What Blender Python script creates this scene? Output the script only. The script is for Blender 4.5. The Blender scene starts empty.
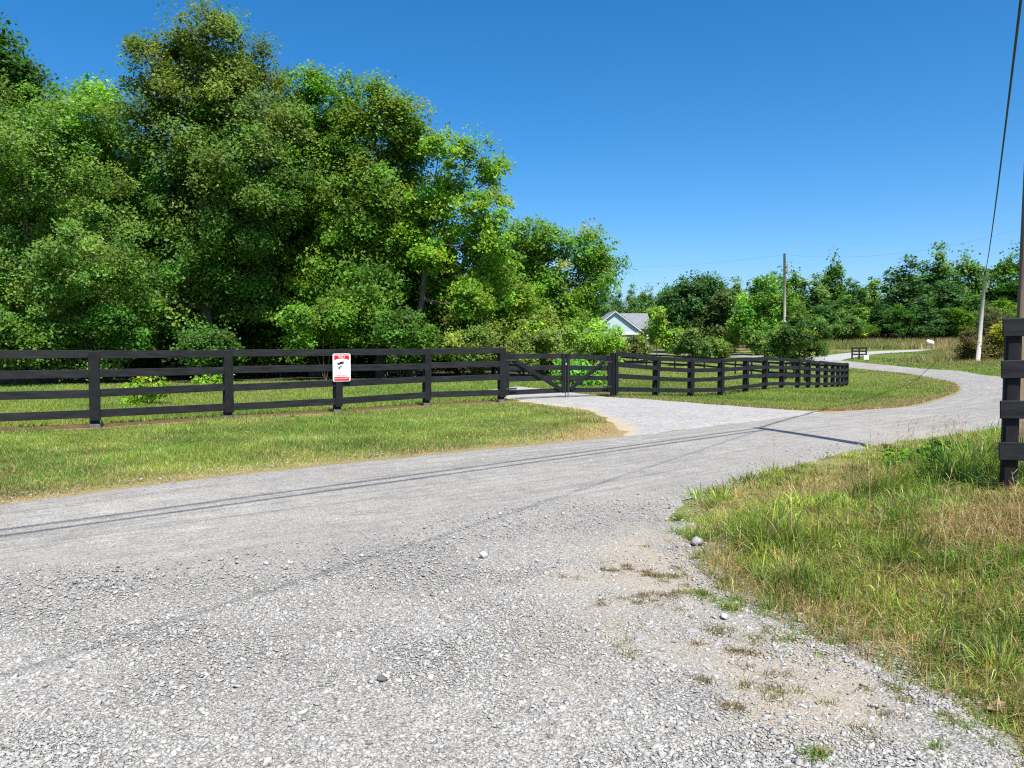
import bpy, math, random
import numpy as np
from mathutils import Vector, Matrix

R = math.radians
rng = np.random.default_rng(7)
random.seed(7)
scene = bpy.context.scene
COL = scene.collection

# ------------------------------------------------------------------ helpers
def tag(o, label=None, cat=None, group=None, kind=None):
    if label: o['label'] = label
    if cat: o['category'] = cat
    if group: o['group'] = group
    if kind: o['kind'] = kind
    return o

def empty(name, loc, label, cat, group=None, rz=0.0):
    o = bpy.data.objects.new(name, None)
    COL.objects.link(o)
    o.location = loc
    o.rotation_euler = (0, 0, rz)
    o.empty_display_size = 0.2
    return tag(o, label, cat, group)

def np_mesh(name, verts, faces, mat, attrs=None, parent=None, smooth=False):
    """verts (N,3); faces (M,k) int array, or list of such arrays"""
    me = bpy.data.meshes.new(name)
    verts = np.asarray(verts, dtype=np.float32)
    if not isinstance(faces, list): faces = [faces]
    faces = [np.asarray(f, dtype=np.int32) for f in faces if len(f)]
    loops = np.concatenate([f.ravel() for f in faces])
    tot = np.concatenate([np.full(len(f), f.shape[1], dtype=np.int32) for f in faces])
    start = np.concatenate([[0], np.cumsum(tot)[:-1]]).astype(np.int32)
    me.vertices.add(len(verts)); me.vertices.foreach_set('co', verts.ravel())
    me.loops.add(len(loops)); me.loops.foreach_set('vertex_index', loops)
    me.polygons.add(len(tot)); me.polygons.foreach_set('loop_start', start)
    me.polygons.foreach_set('loop_total', tot)
    if smooth: me.polygons.foreach_set('use_smooth', np.ones(len(tot), dtype=bool))
    me.update(calc_edges=True)
    for k, v in (attrs or {}).items():
        v = np.asarray(v, dtype=np.float32)
        if v.ndim == 1:
            a = me.attributes.new(k, 'FLOAT', 'POINT'); a.data.foreach_set('value', v)
        else:
            if v.shape[1] == 3: v = np.concatenate([v, np.ones((len(v), 1), np.float32)], 1)
            a = me.attributes.new(k, 'FLOAT_COLOR', 'POINT'); a.data.foreach_set('color', v.ravel())
    me.materials.append(mat)
    o = bpy.data.objects.new(name, me)
    COL.objects.link(o)
    if parent is not None: o.parent = parent
    return o

class MB:
    """collects boxes, tubes and prisms and links them as ONE mesh object"""
    def __init__(s): s.v = []; s.f = []
    def add(s, vs, fs):
        n = len(s.v); s.v += [tuple(v) for v in vs]; s.f += [[i + n for i in f] for f in fs]; return s
    def box(s, a, b, w, h, up=(0, 0, 1), bev=0.0):
        """beam from a to b with width w (sideways) and height h (along up)"""
        a, b, up = Vector(a), Vector(b), Vector(up)
        d = (b - a).normalized(); side = d.cross(up).normalized(); u = side.cross(d).normalized()
        c = min(bev, w * .3, h * .3)
        def ring(p, k):
            pts = []
            W, H = w / 2 - k, h / 2 - k
            if c > 0:
                for x, y in ((-W + c, -H), (W - c, -H), (W, -H + c), (W, H - c), (W - c, H), (-W + c, H), (-W, H - c), (-W, -H + c)):
                    pts.append(p + side * x + u * y)
            else:
                for x, y in ((-W, -H), (W, -H), (W, H), (-W, H)): pts.append(p + side * x + u * y)
            return pts
        if c > 0:
            rings = [ring(a, c * .7), ring(a + d * c, 0), ring(b - d * c, 0), ring(b, c * .7)]
        else: rings = [ring(a, 0), ring(b, 0)]
        n = len(rings[0]); vs = [p for r in rings for p in r]; fs = []
        for k in range(len(rings) - 1):
            for i in range(n):
                j = (i + 1) % n
                fs.append([k * n + i, k * n + j, (k + 1) * n + j, (k + 1) * n + i])
        fs.append(list(range(n))[::-1]); fs.append([(len(rings) - 1) * n + i for i in range(n)])
        return s.add(vs, fs)
    def tube(s, pts, rad, n=6, cap=True):
        pts = [Vector(p) for p in pts]
        if not hasattr(rad, '__len__'): rad = [rad] * len(pts)
        vs, fs = [], []
        for i, p in enumerate(pts):
            d = (pts[min(i + 1, len(pts) - 1)] - pts[max(i - 1, 0)]).normalized()
            ref = Vector((1, 0, 0)) if abs(d.x) < .8 else Vector((0, 1, 0))
            a = d.cross(ref).normalized(); b = d.cross(a)
            for k in range(n):
                t = 2 * math.pi * k / n
                vs.append(p + (a * math.cos(t) + b * math.sin(t)) * rad[i])
        for i in range(len(pts) - 1):
            for k in range(n):
                j = (k + 1) % n
                fs.append([i * n + k, i * n + j, (i + 1) * n + j, (i + 1) * n + k])
        if cap:
            fs.append(list(range(n))); fs.append([(len(pts) - 1) * n + k for k in range(n)][::-1])
        return s.add(vs, fs)
    def prism(s, outline, d):
        """outline: list of points; extruded by vector d"""
        n = len(outline); d = Vector(d)
        vs = [Vector(p) for p in outline] + [Vector(p) + d for p in outline]
        fs = [list(range(n))[::-1], [n + i for i in range(n)]]
        for i in range(n): fs.append([i, (i + 1) % n, n + (i + 1) % n, n + i])
        return s.add(vs, fs)
    def build(s, name, mat, parent=None, smooth=False):
        """vertices are in world space; they become local to the parent Empty"""
        me = bpy.data.meshes.new(name)
        off = Vector((0, 0, 0)); p = parent
        rot = 0
        while p is not None:
            off += p.location; p = p.parent
        me.from_pydata([tuple(Vector(v) - off) for v in s.v], [], s.f)
        if smooth:
            for q in me.polygons: q.use_smooth = True
        me.materials.append(mat); me.update()
        o = bpy.data.objects.new(name, me); COL.objects.link(o)
        if parent is not None: o.parent = parent
        return o

def fbm(x, y, seed=0, octs=4, scale=1.0):
    """cheap value-noise fbm, roughly -1..1"""
    x = np.asarray(x, float) * scale; y = np.asarray(y, float) * scale
    out = np.zeros_like(x); amp = 1.0; tot = 0
    for o in range(octs):
        xi = np.floor(x).astype(np.int64); yi = np.floor(y).astype(np.int64)
        fx = x - xi; fy = y - yi
        fx = fx * fx * (3 - 2 * fx); fy = fy * fy * (3 - 2 * fy)
        def h(a, b):
            n = (a * 374761393 + b * 668265263 + (seed + o * 17) * 982451653) & 0x7fffffff
            n = ((n ^ (n >> 13)) * 1274126177) & 0x7fffffff
            return ((n ^ (n >> 16)) & 0xffff) / 32767.5 - 1
        v = (h(xi, yi) * (1 - fx) + h(xi + 1, yi) * fx) * (1 - fy) + (h(xi, yi + 1) * (1 - fx) + h(xi + 1, yi + 1) * fx) * fy
        out += v * amp; tot += amp; amp *= .5; x = x * 2.03 + 5.1; y = y * 2.03 + 1.7
    return out / tot * 1.5

def sstep(a, b, x):
    t = np.clip((np.asarray(x, float) - a) / (b - a), 0, 1); return t * t * (3 - 2 * t)

# ------------------------------------------------------------------ camera
F = 780.0; CX, CY = 512.0, 384.0; HOR = 345.0; EYE = 1.6
PITCH = math.atan((CY - HOR) / F)
cam_d = bpy.data.cameras.new('camera'); cam = bpy.data.objects.new('camera', cam_d); COL.objects.link(cam)
cam.location = (0, 0, EYE); cam.rotation_euler = (math.pi / 2 - PITCH, 0, 0)
cam_d.sensor_width = 36; cam_d.lens = F / 1024 * 36; cam_d.clip_end = 4000; cam_d.clip_start = 0.05
scene.camera = cam
def ray(px, py):
    u, v = (px - CX) / F, (CY - py) / F
    return np.array([u, math.cos(PITCH) + v * math.sin(PITCH), -math.sin(PITCH) + v * math.cos(PITCH)])
def at(px, py, Y):
    """world point seen at a photo pixel, Y metres ahead of the camera"""
    d = ray(px, py); return np.array([0, 0, EYE]) + d * (Y / d[1])

# ------------------------------------------------------------------ terrain
_cp = []
for X in (-60, -40, -20, -8, 0, 3):
    for Y in (-40, -15, 0, 8, 16): _cp.append((X, Y, 0))
_cp += [(6, 12, 0), (8, 0, .1), (20, 0, .4), (40, -10, .8), (9, 14, 0), (-3, 22, 0), (-15, 22, 0), (-40, 25, 0), (14, 18.5, 0), (20, 25, .0), (16, 12, .2)]
_px = [(502, 402, 21.3), (613, 397, 25.2), (655, 397.3, 28.4), (690, 397.8, 30), (720, 396.3, 31), (745, 392, 32.8), (764, 390.5, 34.8),
       (781, 388.8, 37), (797, 389.5, 38.8), (810, 389, 40.3), (830, 388.5, 44), (846, 386.5, 50), (626, 366, 85), (700, 370, 75), (770, 377, 64),
       (860, 411, 20.5), (900, 407, 24), (940, 398, 30), (958, 390, 36), (950, 382, 45), (920, 376, 55), (880, 371, 65), (850, 368, 72), (830, 363, 80),
       (800, 357.5, 90), (700, 353.5, 110), (640, 352.5, 115), (1004, 376, 44), (960, 370.5, 55), (900, 366, 70), (870, 363, 78), (977, 362, 75),
       (1040, 362, 70), (900, 358, 88), (870, 354, 98), (940, 350, 115), (900, 345, 130), (870, 338.5, 155), (1000, 338.5, 150), (750, 343, 140),
       (50, 385, 31), (250, 380, 35), (500, 378, 38), (560, 385, 32)]
_cp += [tuple(at(*p)) for p in _px]
_cp += [(-40, 60, .2), (-60, 120, 1), (0, 70, .1), (0, 130, 1.2), (120, 60, 1.5), (150, 150, 4), (-150, 100, 1), (-200, 0, 0), (200, 0, 2), (0, 250, 4.5), (-200, 300, 4),
        (150, 250, 5), (0, 500, 5), (-500, 500, 5), (500, 500, 6), (-600, 0, 0), (600, 0, 4), (0, -300, 0), (-500, -300, 0), (500, -300, 2), (0, 1100, 5), (900, 1100, 5), (-900, 1100, 5)]
_cp = np.array(_cp, float)
def _phi(r): return np.sqrt(r * r + 9.0)
def _fit():
    P = _cp[:, :2]; n = len(P)
    r = np.linalg.norm(P[:, None] - P[None], axis=2)
    A = np.zeros((n + 1, n + 1)); A[:n, :n] = -_phi(r) + np.eye(n) * (-0.35) * -1
    A[:n, n] = 1; A[n, :n] = 1
    b = np.concatenate([_cp[:, 2], [0]])
    return np.linalg.solve(A, b)
_w = _fit()
def base_z(x, y):
    x = np.atleast_1d(np.asarray(x, float)); y = np.atleast_1d(np.asarray(y, float)); out = np.empty(x.size)
    xf, yf = x.ravel(), y.ravel()
    for i in range(0, x.size, 20000):
        r = np.hypot(xf[i:i + 20000, None] - _cp[None, :, 0], yf[i:i + 20000, None] - _cp[None, :, 1])
        out[i:i + 20000] = -_phi(r) @ _w[:-1] + _w[-1]
    return out.reshape(x.shape)

def G(px, py):
    """pixel -> ground point (base terrain)"""
    d = ray(px, py)
    Ys = np.concatenate([np.arange(2, 60, .1), np.arange(60, 260, .5)])
    X = d[0] / d[1] * Ys; Z = EYE + d[2] / d[1] * Ys
    s = Z - base_z(X, Ys)
    k = np.argmax(s < 0)
    if s[k] >= 0: k = len(Ys) - 1
    if k > 0:
        t = s[k - 1] / (s[k - 1] - s[k] + 1e-9); Y = Ys[k - 1] + t * (Ys[k] - Ys[k - 1])
    else: Y = Ys[0]
    return np.array([d[0] / d[1] * Y, Y])

# ---- outlines of the setting (world x, y)
roadL = [3 * G(0, 503) - 2 * G(200, 477), 2 * G(0, 503) - G(200, 477)] + [G(*p) for p in [(0, 503), (200, 477), (400, 456), (600, 437), (720, 424), (810, 413.5), (900, 407), (940, 398), (958, 390), (950, 382), (920, 376), (880, 371), (850, 368), (825, 364), (780, 359), (700, 354.8), (640, 353.8)]]
roadR = [(-12.6, -1.6), (-8.2, 1.3), (-3.9, 4.1), (-0.9, 6.1), (1.55, 7.7), (3.7, 10.0), (6, 12.3), (9.5, 15), (14.5, 19), (20, 25.5), (25, 34)] + [G(*p) for p in [(1006, 377), (960, 371), (900, 366.5), (868, 363.5), (845, 361), (790, 355.8), (700, 352), (640, 351)]]
roadL = np.array([np.array(p) for p in roadL]); roadR = np.array([np.array(p) for p in roadR])
def crom(P, sub):
    P = np.asarray(P, float); n = len(P); out = []
    for i in range(n - 1):
        p0, p1, p2, p3 = P[max(i - 1, 0)], P[i], P[i + 1], P[min(i + 2, n - 1)]
        for k in range(sub):
            t = k / sub
            out.append(.5 * (2 * p1 + (p2 - p0) * t + (2 * p0 - 5 * p1 + 4 * p2 - p3) * t * t + (3 * p1 - p0 - 3 * p2 + p3) * t ** 3))
    out.append(P[-1]); return np.array(out)
RL = crom(roadL, 40); RR = crom(roadR, 40)
driveL = np.array([G(*p) for p in [(624, 438), (611, 425.5), (588, 412), (550, 405.5), (515, 401.2), (497, 396), (480, 392)]])
driveR = np.array([G(*p) for p in [(850, 414.5), (775, 409), (702, 404), (652, 400), (612, 397.5), (560, 391), (520, 387)]])
DL = crom(driveL, 14); DR = crom(driveR, 14)
sideA = np.array([G(*p) for p in [(832, 363.2), (846, 359.2), (870, 354.8), (905, 352.3), (950, 349.8), (1010, 347)]])
sideB = np.array([G(*p) for p in [(806, 358.3), (832, 354.8), (862, 352), (905, 350.2), (950, 348), (1010, 345.3)]])
SA = crom(sideA, 14); SB = crom(sideB, 14)
# grassy bank on the right, between the gravel and the road
verge = np.array([(1.92, 1.6), (1.92, 2.9), (1.86, 3.3), (1.66, 3.8), (1.46, 4.25), (1.22, 4.9), (1.18, 5.7), (1.34, 6.5), (1.76, 7.5), (2.6, 8.75), (3.8, 10.05), (5.0, 11.2), (6.3, 12.35), (9.7, 14.7), (14.8, 18.6), (20.4, 25), (25.6, 33.5), (40, 40), (40, -6), (2.6, -6)])
fenceL = np.array([(-12.1, 13.3), (-10.05, 14.2), *[G(px, py) for px, py in [(95, 427.5), (228, 418.5), (337, 412.3), (426, 405.5), (501, 402)]]])

def dist_poly(x, y, P, closed=False):
    x = np.asarray(x, float).ravel(); y = np.asarray(y, float).ravel(); P = np.asarray(P, float)
    if closed: P = np.vstack([P, P[:1]])
    best = np.full(x.size, 1e9)
    for a, b in zip(P[:-1], P[1:]):
        d = b - a; L = max(d @ d, 1e-9)
        t = np.clip(((x - a[0]) * d[0] + (y - a[1]) * d[1]) / L, 0, 1)
        best = np.minimum(best, np.hypot(x - a[0] - t * d[0], y - a[1] - t * d[1]))
    return best
def inside(x, y, P):
    x = np.asarray(x, float).ravel(); y = np.asarray(y, float).ravel(); P = np.asarray(P, float)
    c = np.zeros(x.size, bool); n = len(P)
    for i in range(n):
        a, b = P[i], P[i - 1]
        if a[1] == b[1]: continue
        m = ((a[1] > y) != (b[1] > y)) & (x < (b[0] - a[0]) * (y - a[1]) / (b[1] - a[1]) + a[0])
        c ^= m
    return c
ROADPOLY = np.vstack([RL[::8], RR[::-1][::8]])
DRIVEPOLY = np.vstack([DL[::3], DR[::-1][::3]])
SIDEPOLY = np.vstack([SA[::3], SB[::-1][::3]])
def ground_z(x, y):
    x = np.atleast_1d(np.asarray(x, float)); y = np.atleast_1d(np.asarray(y, float))
    z = base_z(x, y).ravel()
    xf, yf = x.ravel(), y.ravel()
    m = (xf > 1) & (xf < 41) & (yf < 41) & (yf > -7)
    if m.any():
        xi, yi = xf[m], yf[m]
        d = np.where(inside(xi, yi, verge), dist_poly(xi, yi, verge, True), 0)
        z[m] += .40 * sstep(.25, 2.9, d) + .035 * fbm(xi, yi, 3, 3, 1.4) * sstep(.1, .8, d)
    return z.reshape(x.shape)

# ------------------------------------------------------------------ materials
def new_mat(name):
    m = bpy.data.materials.new(name); m.use_nodes = True
    nt = m.node_tree; nt.nodes.clear()
    out = nt.nodes.new('ShaderNodeOutputMaterial')
    return m, nt, out
def N(nt, t, **kw):
    n = nt.nodes.new(t)
    for k, v in kw.items():
        if k in n.inputs: n.inputs[k].default_value = v
        else: setattr(n, k, v)
    return n
def L(nt, a, b): nt.links.new(a, b)
def mixc(nt, fac, a, b, mode='MIX'):
    n = nt.nodes.new('ShaderNodeMix'); n.data_type = 'RGBA'; n.blend_type = mode
    for sock, v in ((n.inputs[0], fac), (n.inputs[6], a), (n.inputs[7], b)):
        if hasattr(v, 'is_linked') or hasattr(v, 'links'): nt.links.new(v, sock)
        elif isinstance(v, (int, float)): sock.default_value = v
        else: sock.default_value = (*v, 1) if len(v) == 3 else v
    return n.outputs[2]
def math_n(nt, op, a, b=0.0, c=None):
    n = nt.nodes.new('ShaderNodeMath'); n.operation = op
    for i, v in enumerate((a, b) if c is None else (a, b, c)):
        if hasattr(v, 'links'): nt.links.new(v, n.inputs[i])
        else: n.inputs[i].default_value = v
    return n.outputs[0]
def ramp(nt, fac, stops, interp='LINEAR'):
    n = nt.nodes.new('ShaderNodeValToRGB'); n.color_ramp.interpolation = interp
    el = n.color_ramp.elements
    while len(el) < len(stops): el.new(.5)
    for e, (p, c) in zip(el, stops):
        e.position = p; e.color = (*c, 1) if len(c) == 3 else c
    nt.links.new(fac, n.inputs[0]); return n.outputs[0]
def attr(nt, name):
    n = nt.nodes.new('ShaderNodeAttribute'); n.attribute_name = name; return n
def noise(nt, vec, scale, detail=4, rough=.55, w=None):
    n = nt.nodes.new('ShaderNodeTexNoise'); n.inputs['Scale'].default_value = scale; n.inputs['Detail'].default_value = detail; n.inputs['Roughness'].default_value = rough
    nt.links.new(vec, n.inputs['Vector']); return n
def voro(nt, vec, scale, feature='F1', rnd=1.0):
    n = nt.nodes.new('ShaderNodeTexVoronoi'); n.feature = feature; n.inputs['Scale'].default_value = scale; n.inputs['Randomness'].default_value = rnd
    nt.links.new(vec, n.inputs['Vector']); return n

def gravel_nodes(nt, vec, warm=0.0, bright=1.0):
    """returns (colour, height) of loose crushed limestone"""
    v1 = voro(nt, vec, 78); v2 = voro(nt, vec, 150)
    def tone(v):
        s = nt.nodes.new('ShaderNodeSeparateColor'); nt.links.new(v.outputs['Color'], s.inputs[0]); return s.outputs[0]
    k = bright
    st = [(0, (.11 * k, .108 * k, .103 * k)), (.25, (.19 * k, .187 * k, .18 * k)), (.6, (.265 * k, .26 * k, .25 * k)), (1, (.37 * k, .362 * k, .345 * k))]
    c1 = ramp(nt, tone(v1), st); c2 = ramp(nt, tone(v2), st)
    big = noise(nt, vec, 14, 3)
    sel = math_n(nt, 'GREATER_THAN', big.outputs['Fac'], .52)
    c = mixc(nt, sel, c2, c1)
    e1 = math_n(nt, 'MULTIPLY', v1.outputs['Distance'], 1.0)
    gap = ramp(nt, v1.outputs['Distance'], [(0, (1, 1, 1)), (.45, (.95, .95, .95)), (.75, (.38, .38, .38))])
    c = mixc(nt, .8, c, gap, 'MULTIPLY')
    patch = noise(nt, vec, .55, 5, .6)
    c = mixc(nt, 1.0, c, ramp(nt, patch.outputs['Fac'], [(.3, (.82, .82, .83)), (.7, (1.12, 1.12, 1.1))]), 'MULTIPLY')
    h = math_n(nt, 'SUBTRACT', 1.0, math_n(nt, 'ADD', v1.outputs['Distance'], math_n(nt, 'MULTIPLY', v2.outputs['Distance'], .5)))
    return c, h

def road_mat():
    m, nt, out = new_mat('road_surface')
    geo = N(nt, 'ShaderNodeNewGeometry'); vec = geo.outputs['Position']
    gc, gh = gravel_nodes(nt, vec, bright=1.16)
    # worn chip seal
    va = voro(nt, vec, 130); vb = voro(nt, vec, 60)
    s = N(nt, 'ShaderNodeSeparateColor'); L(nt, va.outputs['Color'], s.inputs[0])
    s2 = N(nt, 'ShaderNodeSeparateColor'); L(nt, vb.outputs['Color'], s2.inputs[0])
    ca = ramp(nt, s.outputs[0], [(0, (.07, .069, .067)), (.3, (.19, .187, .18)), (.8, (.295, .29, .278)), (1, (.46, .45, .43))])
    ca = mixc(nt, .35, ca, ramp(nt, s2.outputs[0], [(0, (.17, .167, .16)), (1, (.385, .376, .36))]))
    big = noise(nt, vec, .35, 6, .6)
    ca = mixc(nt, 1.0, ca, ramp(nt, big.outputs['Fac'], [(.3, (.84, .84, .85)), (.7, (1.1, 1.1, 1.08))]), 'MULTIPLY')
    mid = noise(nt, vec, 3.2, 5, .65)
    ca = mixc(nt, 1.0, ca, ramp(nt, mid.outputs['Fac'], [(.32, (.86, .86, .86)), (.66, (1.1, 1.1, 1.1))]), 'MULTIPLY')
    # streaks along the road (u attribute runs across it)
    u = attr(nt, 'across'); al = attr(nt, 'along')
    comb = N(nt, 'ShaderNodeCombineXYZ'); L(nt, math_n(nt, 'MULTIPLY', u.outputs['Fac'], 7.0), comb.inputs[0]); L(nt, math_n(nt, 'MULTIPLY', al.outputs['Fac'], .14), comb.inputs[1])
    stn = noise(nt, comb.outputs[0], 1.3, 5, .6)
    ca = mixc(nt, .9, ca, ramp(nt, stn.outputs['Fac'], [(.28, (.70, .70, .71)), (.48, (1, 1, 1)), (.7, (1.14, 1.14, 1.13))]), 'MULTIPLY')
    # cracks and tar dribbles, stretched along the lane
    comb2 = N(nt, 'ShaderNodeCombineXYZ'); L(nt, math_n(nt, 'MULTIPLY', u.outputs['Fac'], 4.0), comb2.inputs[0]); L(nt, math_n(nt, 'MULTIPLY', al.outputs['Fac'], .28), comb2.inputs[1])
    cr = noise(nt, comb2.outputs[0], .9, 7, .62)
    lin = math_n(nt, 'ABSOLUTE', math_n(nt, 'SUBTRACT', cr.outputs['Fac'], .5))
    crm = math_n(nt, 'MULTIPLY', math_n(nt, 'LESS_THAN', lin, .006), math_n(nt, 'GREATER_THAN', big.outputs['Fac'], .44))
    ca = mixc(nt, math_n(nt, 'MULTIPLY', crm, .55), ca, (.10, .10, .10))
    g = attr(nt, 'gravel')
    gm = N(nt, 'ShaderNodeMapRange'); L(nt, math_n(nt, 'ADD', g.outputs['Fac'], math_n(nt, 'MULTIPLY', math_n(nt, 'SUBTRACT', mid.outputs['Fac'], .5), .55)), gm.inputs[0])
    gm.inputs[1].default_value = .25; gm.inputs[2].default_value = .75
    c = mixc(nt, gm.outputs[0], ca, gc)
    # tan fines / soil showing through
    so = attr(nt, 'soil'); sn = noise(nt, vec, 2.2, 6, .68); sn2 = noise(nt, vec, 45, 3, .6)
    sm = N(nt, 'ShaderNodeMapRange'); L(nt, math_n(nt, 'ADD', so.outputs['Fac'], math_n(nt, 'SUBTRACT', sn.outputs['Fac'], .5)), sm.inputs[0]); sm.inputs[1].default_value = .35; sm.inputs[2].default_value = .85
    soilc = ramp(nt, sn2.outputs['Fac'], [(.3, (.22, .188, .142)), (.7, (.375, .335, .275))])
    c = mixc(nt, math_n(nt, 'MULTIPLY', sm.outputs[0], .72), c, soilc)
    c = mixc(nt, 1.0, c, (1.04, 1.015, .97), 'MULTIPLY')
    b = N(nt, 'ShaderNodeBsdfPrincipled'); L(nt, c, b.inputs['Base Color']); b.inputs['Roughness'].default_value = .85; b.inputs['Specular IOR Level'].default_value = .3
    hh = mixc(nt, gm.outputs[0], va.outputs['Distance'], gh)
    bp = N(nt, 'ShaderNodeBump'); bp.inputs['Strength'].default_value = .55; bp.inputs['Distance'].default_value = .008
    L(nt, hh, bp.inputs['Height']); L(nt, bp.outputs[0], b.inputs['Normal']); L(nt, b.outputs[0], out.inputs[0])
    return m

def drive_mat():
    m, nt, out = new_mat('white_gravel')
    geo = N(nt, 'ShaderNodeNewGeometry'); vec = geo.outputs['Position']
    gc, gh = gravel_nodes(nt, vec, bright=1.3)
    v = voro(nt, vec, 12); s = N(nt, 'ShaderNodeSeparateColor'); L(nt, v.outputs['Color'], s.inputs[0])
    c = mixc(nt, .5, gc, ramp(nt, s.outputs[0], [(0, (.26, .255, .243)), (1, (.47, .46, .44))]))
    n2 = noise(nt, vec, .9, 5, .6)
    so = attr(nt, 'soil')
    sm = N(nt, 'ShaderNodeMapRange'); L(nt, math_n(nt, 'ADD', so.outputs['Fac'], math_n(nt, 'SUBTRACT', n2.outputs['Fac'], .5)), sm.inputs[0]); sm.inputs[1].default_value = .45; sm.inputs[2].default_value = .9
    c = mixc(nt, sm.outputs[0], c, (.42, .33, .22))
    b = N(nt, 'ShaderNodeBsdfPrincipled'); L(nt, c, b.inputs['Base Color']); b.inputs['Roughness'].default_value = .9
    bp = N(nt, 'ShaderNodeBump'); bp.inputs['Strength'].default_value = .6; bp.inputs['Distance'].default_value = .015
    L(nt, gh, bp.inputs['Height']); L(nt, bp.outputs[0], b.inputs['Normal']); L(nt, b.outputs[0], out.inputs[0])
    return m

def ground_mat():
    m, nt, out = new_mat('grassy_ground')
    geo = N(nt, 'ShaderNodeNewGeometry'); vec = geo.outputs['Position']
    n1 = noise(nt, vec, .22, 6, .62); n2 = noise(nt, vec, 2.4, 6, .65); n3 = noise(nt, vec, 22, 4, .7)
    green = ramp(nt, n1.outputs['Fac'], [(.3, (.085, .135, .026)), (.55, (.12, .165, .034)), (.75, (.17, .185, .055))])
    green = mixc(nt, 1, green, ramp(nt, n2.outputs['Fac'], [(.3, (.75, .78, .75)), (.7, (1.25, 1.2, 1.15))]), 'MULTIPLY')
    green = mixc(nt, 1, green, ramp(nt, n3.outputs['Fac'], [(.3, (.7, .72, .7)), (.7, (1.28, 1.25, 1.25))]), 'MULTIPLY')
    straw = ramp(nt, n3.outputs['Fac'], [(.3, (.17, .125, .06)), (.7, (.34, .26, .13))])
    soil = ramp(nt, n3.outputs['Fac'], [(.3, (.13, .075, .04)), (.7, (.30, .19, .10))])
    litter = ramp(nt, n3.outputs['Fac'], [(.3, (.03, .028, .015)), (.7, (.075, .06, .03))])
    def blend(name, lo, hi, amt=.6):
        a = attr(nt, name); mr = N(nt, 'ShaderNodeMapRange')
        L(nt, math_n(nt, 'ADD', a.outputs['Fac'], math_n(nt, 'MULTIPLY', math_n(nt, 'SUBTRACT', n2.outputs['Fac'], .5), amt)), mr.inputs[0]); mr.inputs[1].default_value = lo; mr.inputs[2].default_value = hi
        return mr.outputs[0]
    c = mixc(nt, blend('dry', .25, .8, 1.0), green, straw)
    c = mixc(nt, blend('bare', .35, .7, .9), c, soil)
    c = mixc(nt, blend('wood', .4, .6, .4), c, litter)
    gc, gh = gravel_nodes(nt, vec)
    gtan = mixc(nt, .45, gc, ramp(nt, n3.outputs['Fac'], [(.3, (.17, .14, .10)), (.7, (.29, .25, .195))]))
    c = mixc(nt, blend('gravel', .35, .7, .9), c, gtan)
    b = N(nt, 'ShaderNodeBsdfPrincipled'); L(nt, c, b.inputs['Base Color']); b.inputs['Roughness'].default_value = .95; b.inputs['Specular IOR Level'].default_value = .15
    bp = N(nt, 'ShaderNodeBump'); bp.inputs['Strength'].default_value = .6; bp.inputs['Distance'].default_value = .03
    L(nt, n3.outputs['Fac'], bp.inputs['Height']); L(nt, bp.outputs[0], b.inputs['Normal']); L(nt, b.outputs[0], out.inputs[0])
    return m

def leaf_mat(name, trans=.32, gloss=.05):
    m, nt, out = new_mat(name)
    a = attr(nt, 'col')
    d = N(nt, 'ShaderNodeBsdfDiffuse'); L(nt, a.outputs['Color'], d.inputs[0])
    t = N(nt, 'ShaderNodeBsdfTranslucent'); L(nt, mixc(nt, 1, a.outputs['Color'], (1.35, 1.35, .6), 'MULTIPLY'), t.inputs[0])
    g = N(nt, 'ShaderNodeBsdfGlossy'); g.inputs['Roughness'].default_value = .5; g.inputs['Color'].default_value = (.9, .95, 1, 1)
    m1 = N(nt, 'ShaderNodeMixShader'); m1.inputs[0].default_value = trans; L(nt, d.outputs[0], m1.inputs[1]); L(nt, t.outputs[0], m1.inputs[2])
    m2 = N(nt, 'ShaderNodeMixShader'); m2.inputs[0].default_value = gloss; L(nt, m1.outputs[0], m2.inputs[1]); L(nt, g.outputs[0], m2.inputs[2])
    L(nt, m2.outputs[0], out.inputs[0]); return m

def simple(name, c1, c2, scale=8, rough=.7, spec=.4, stretch=(1, 1, 1), bump=.2, dist=.004, metal=0):
    m, nt, out = new_mat(name)
    tc = N(nt, 'ShaderNodeNewGeometry'); mp = N(nt, 'ShaderNodeMapping'); mp.inputs['Scale'].default_value = stretch
    L(nt, tc.outputs['Position'], mp.inputs[0])
    n = noise(nt, mp.outputs[0], scale, 6, .65); c = ramp(nt, n.outputs['Fac'], [(.3, c1), (.7, c2)])
    b = N(nt, 'ShaderNodeBsdfPrincipled'); L(nt, c, b.inputs['Base Color']); b.inputs['Roughness'].default_value = rough; b.inputs['Specular IOR Level'].default_value = spec; b.inputs['Metallic'].default_value = metal
    bp = N(nt, 'ShaderNodeBump'); bp.inputs['Strength'].default_value = bump; bp.inputs['Distance'].default_value = dist
    L(nt, n.outputs['Fac'], bp.inputs['Height']); L(nt, bp.outputs[0], b.inputs['Normal']); L(nt, b.outputs[0], out.inputs[0])
    return m

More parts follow.
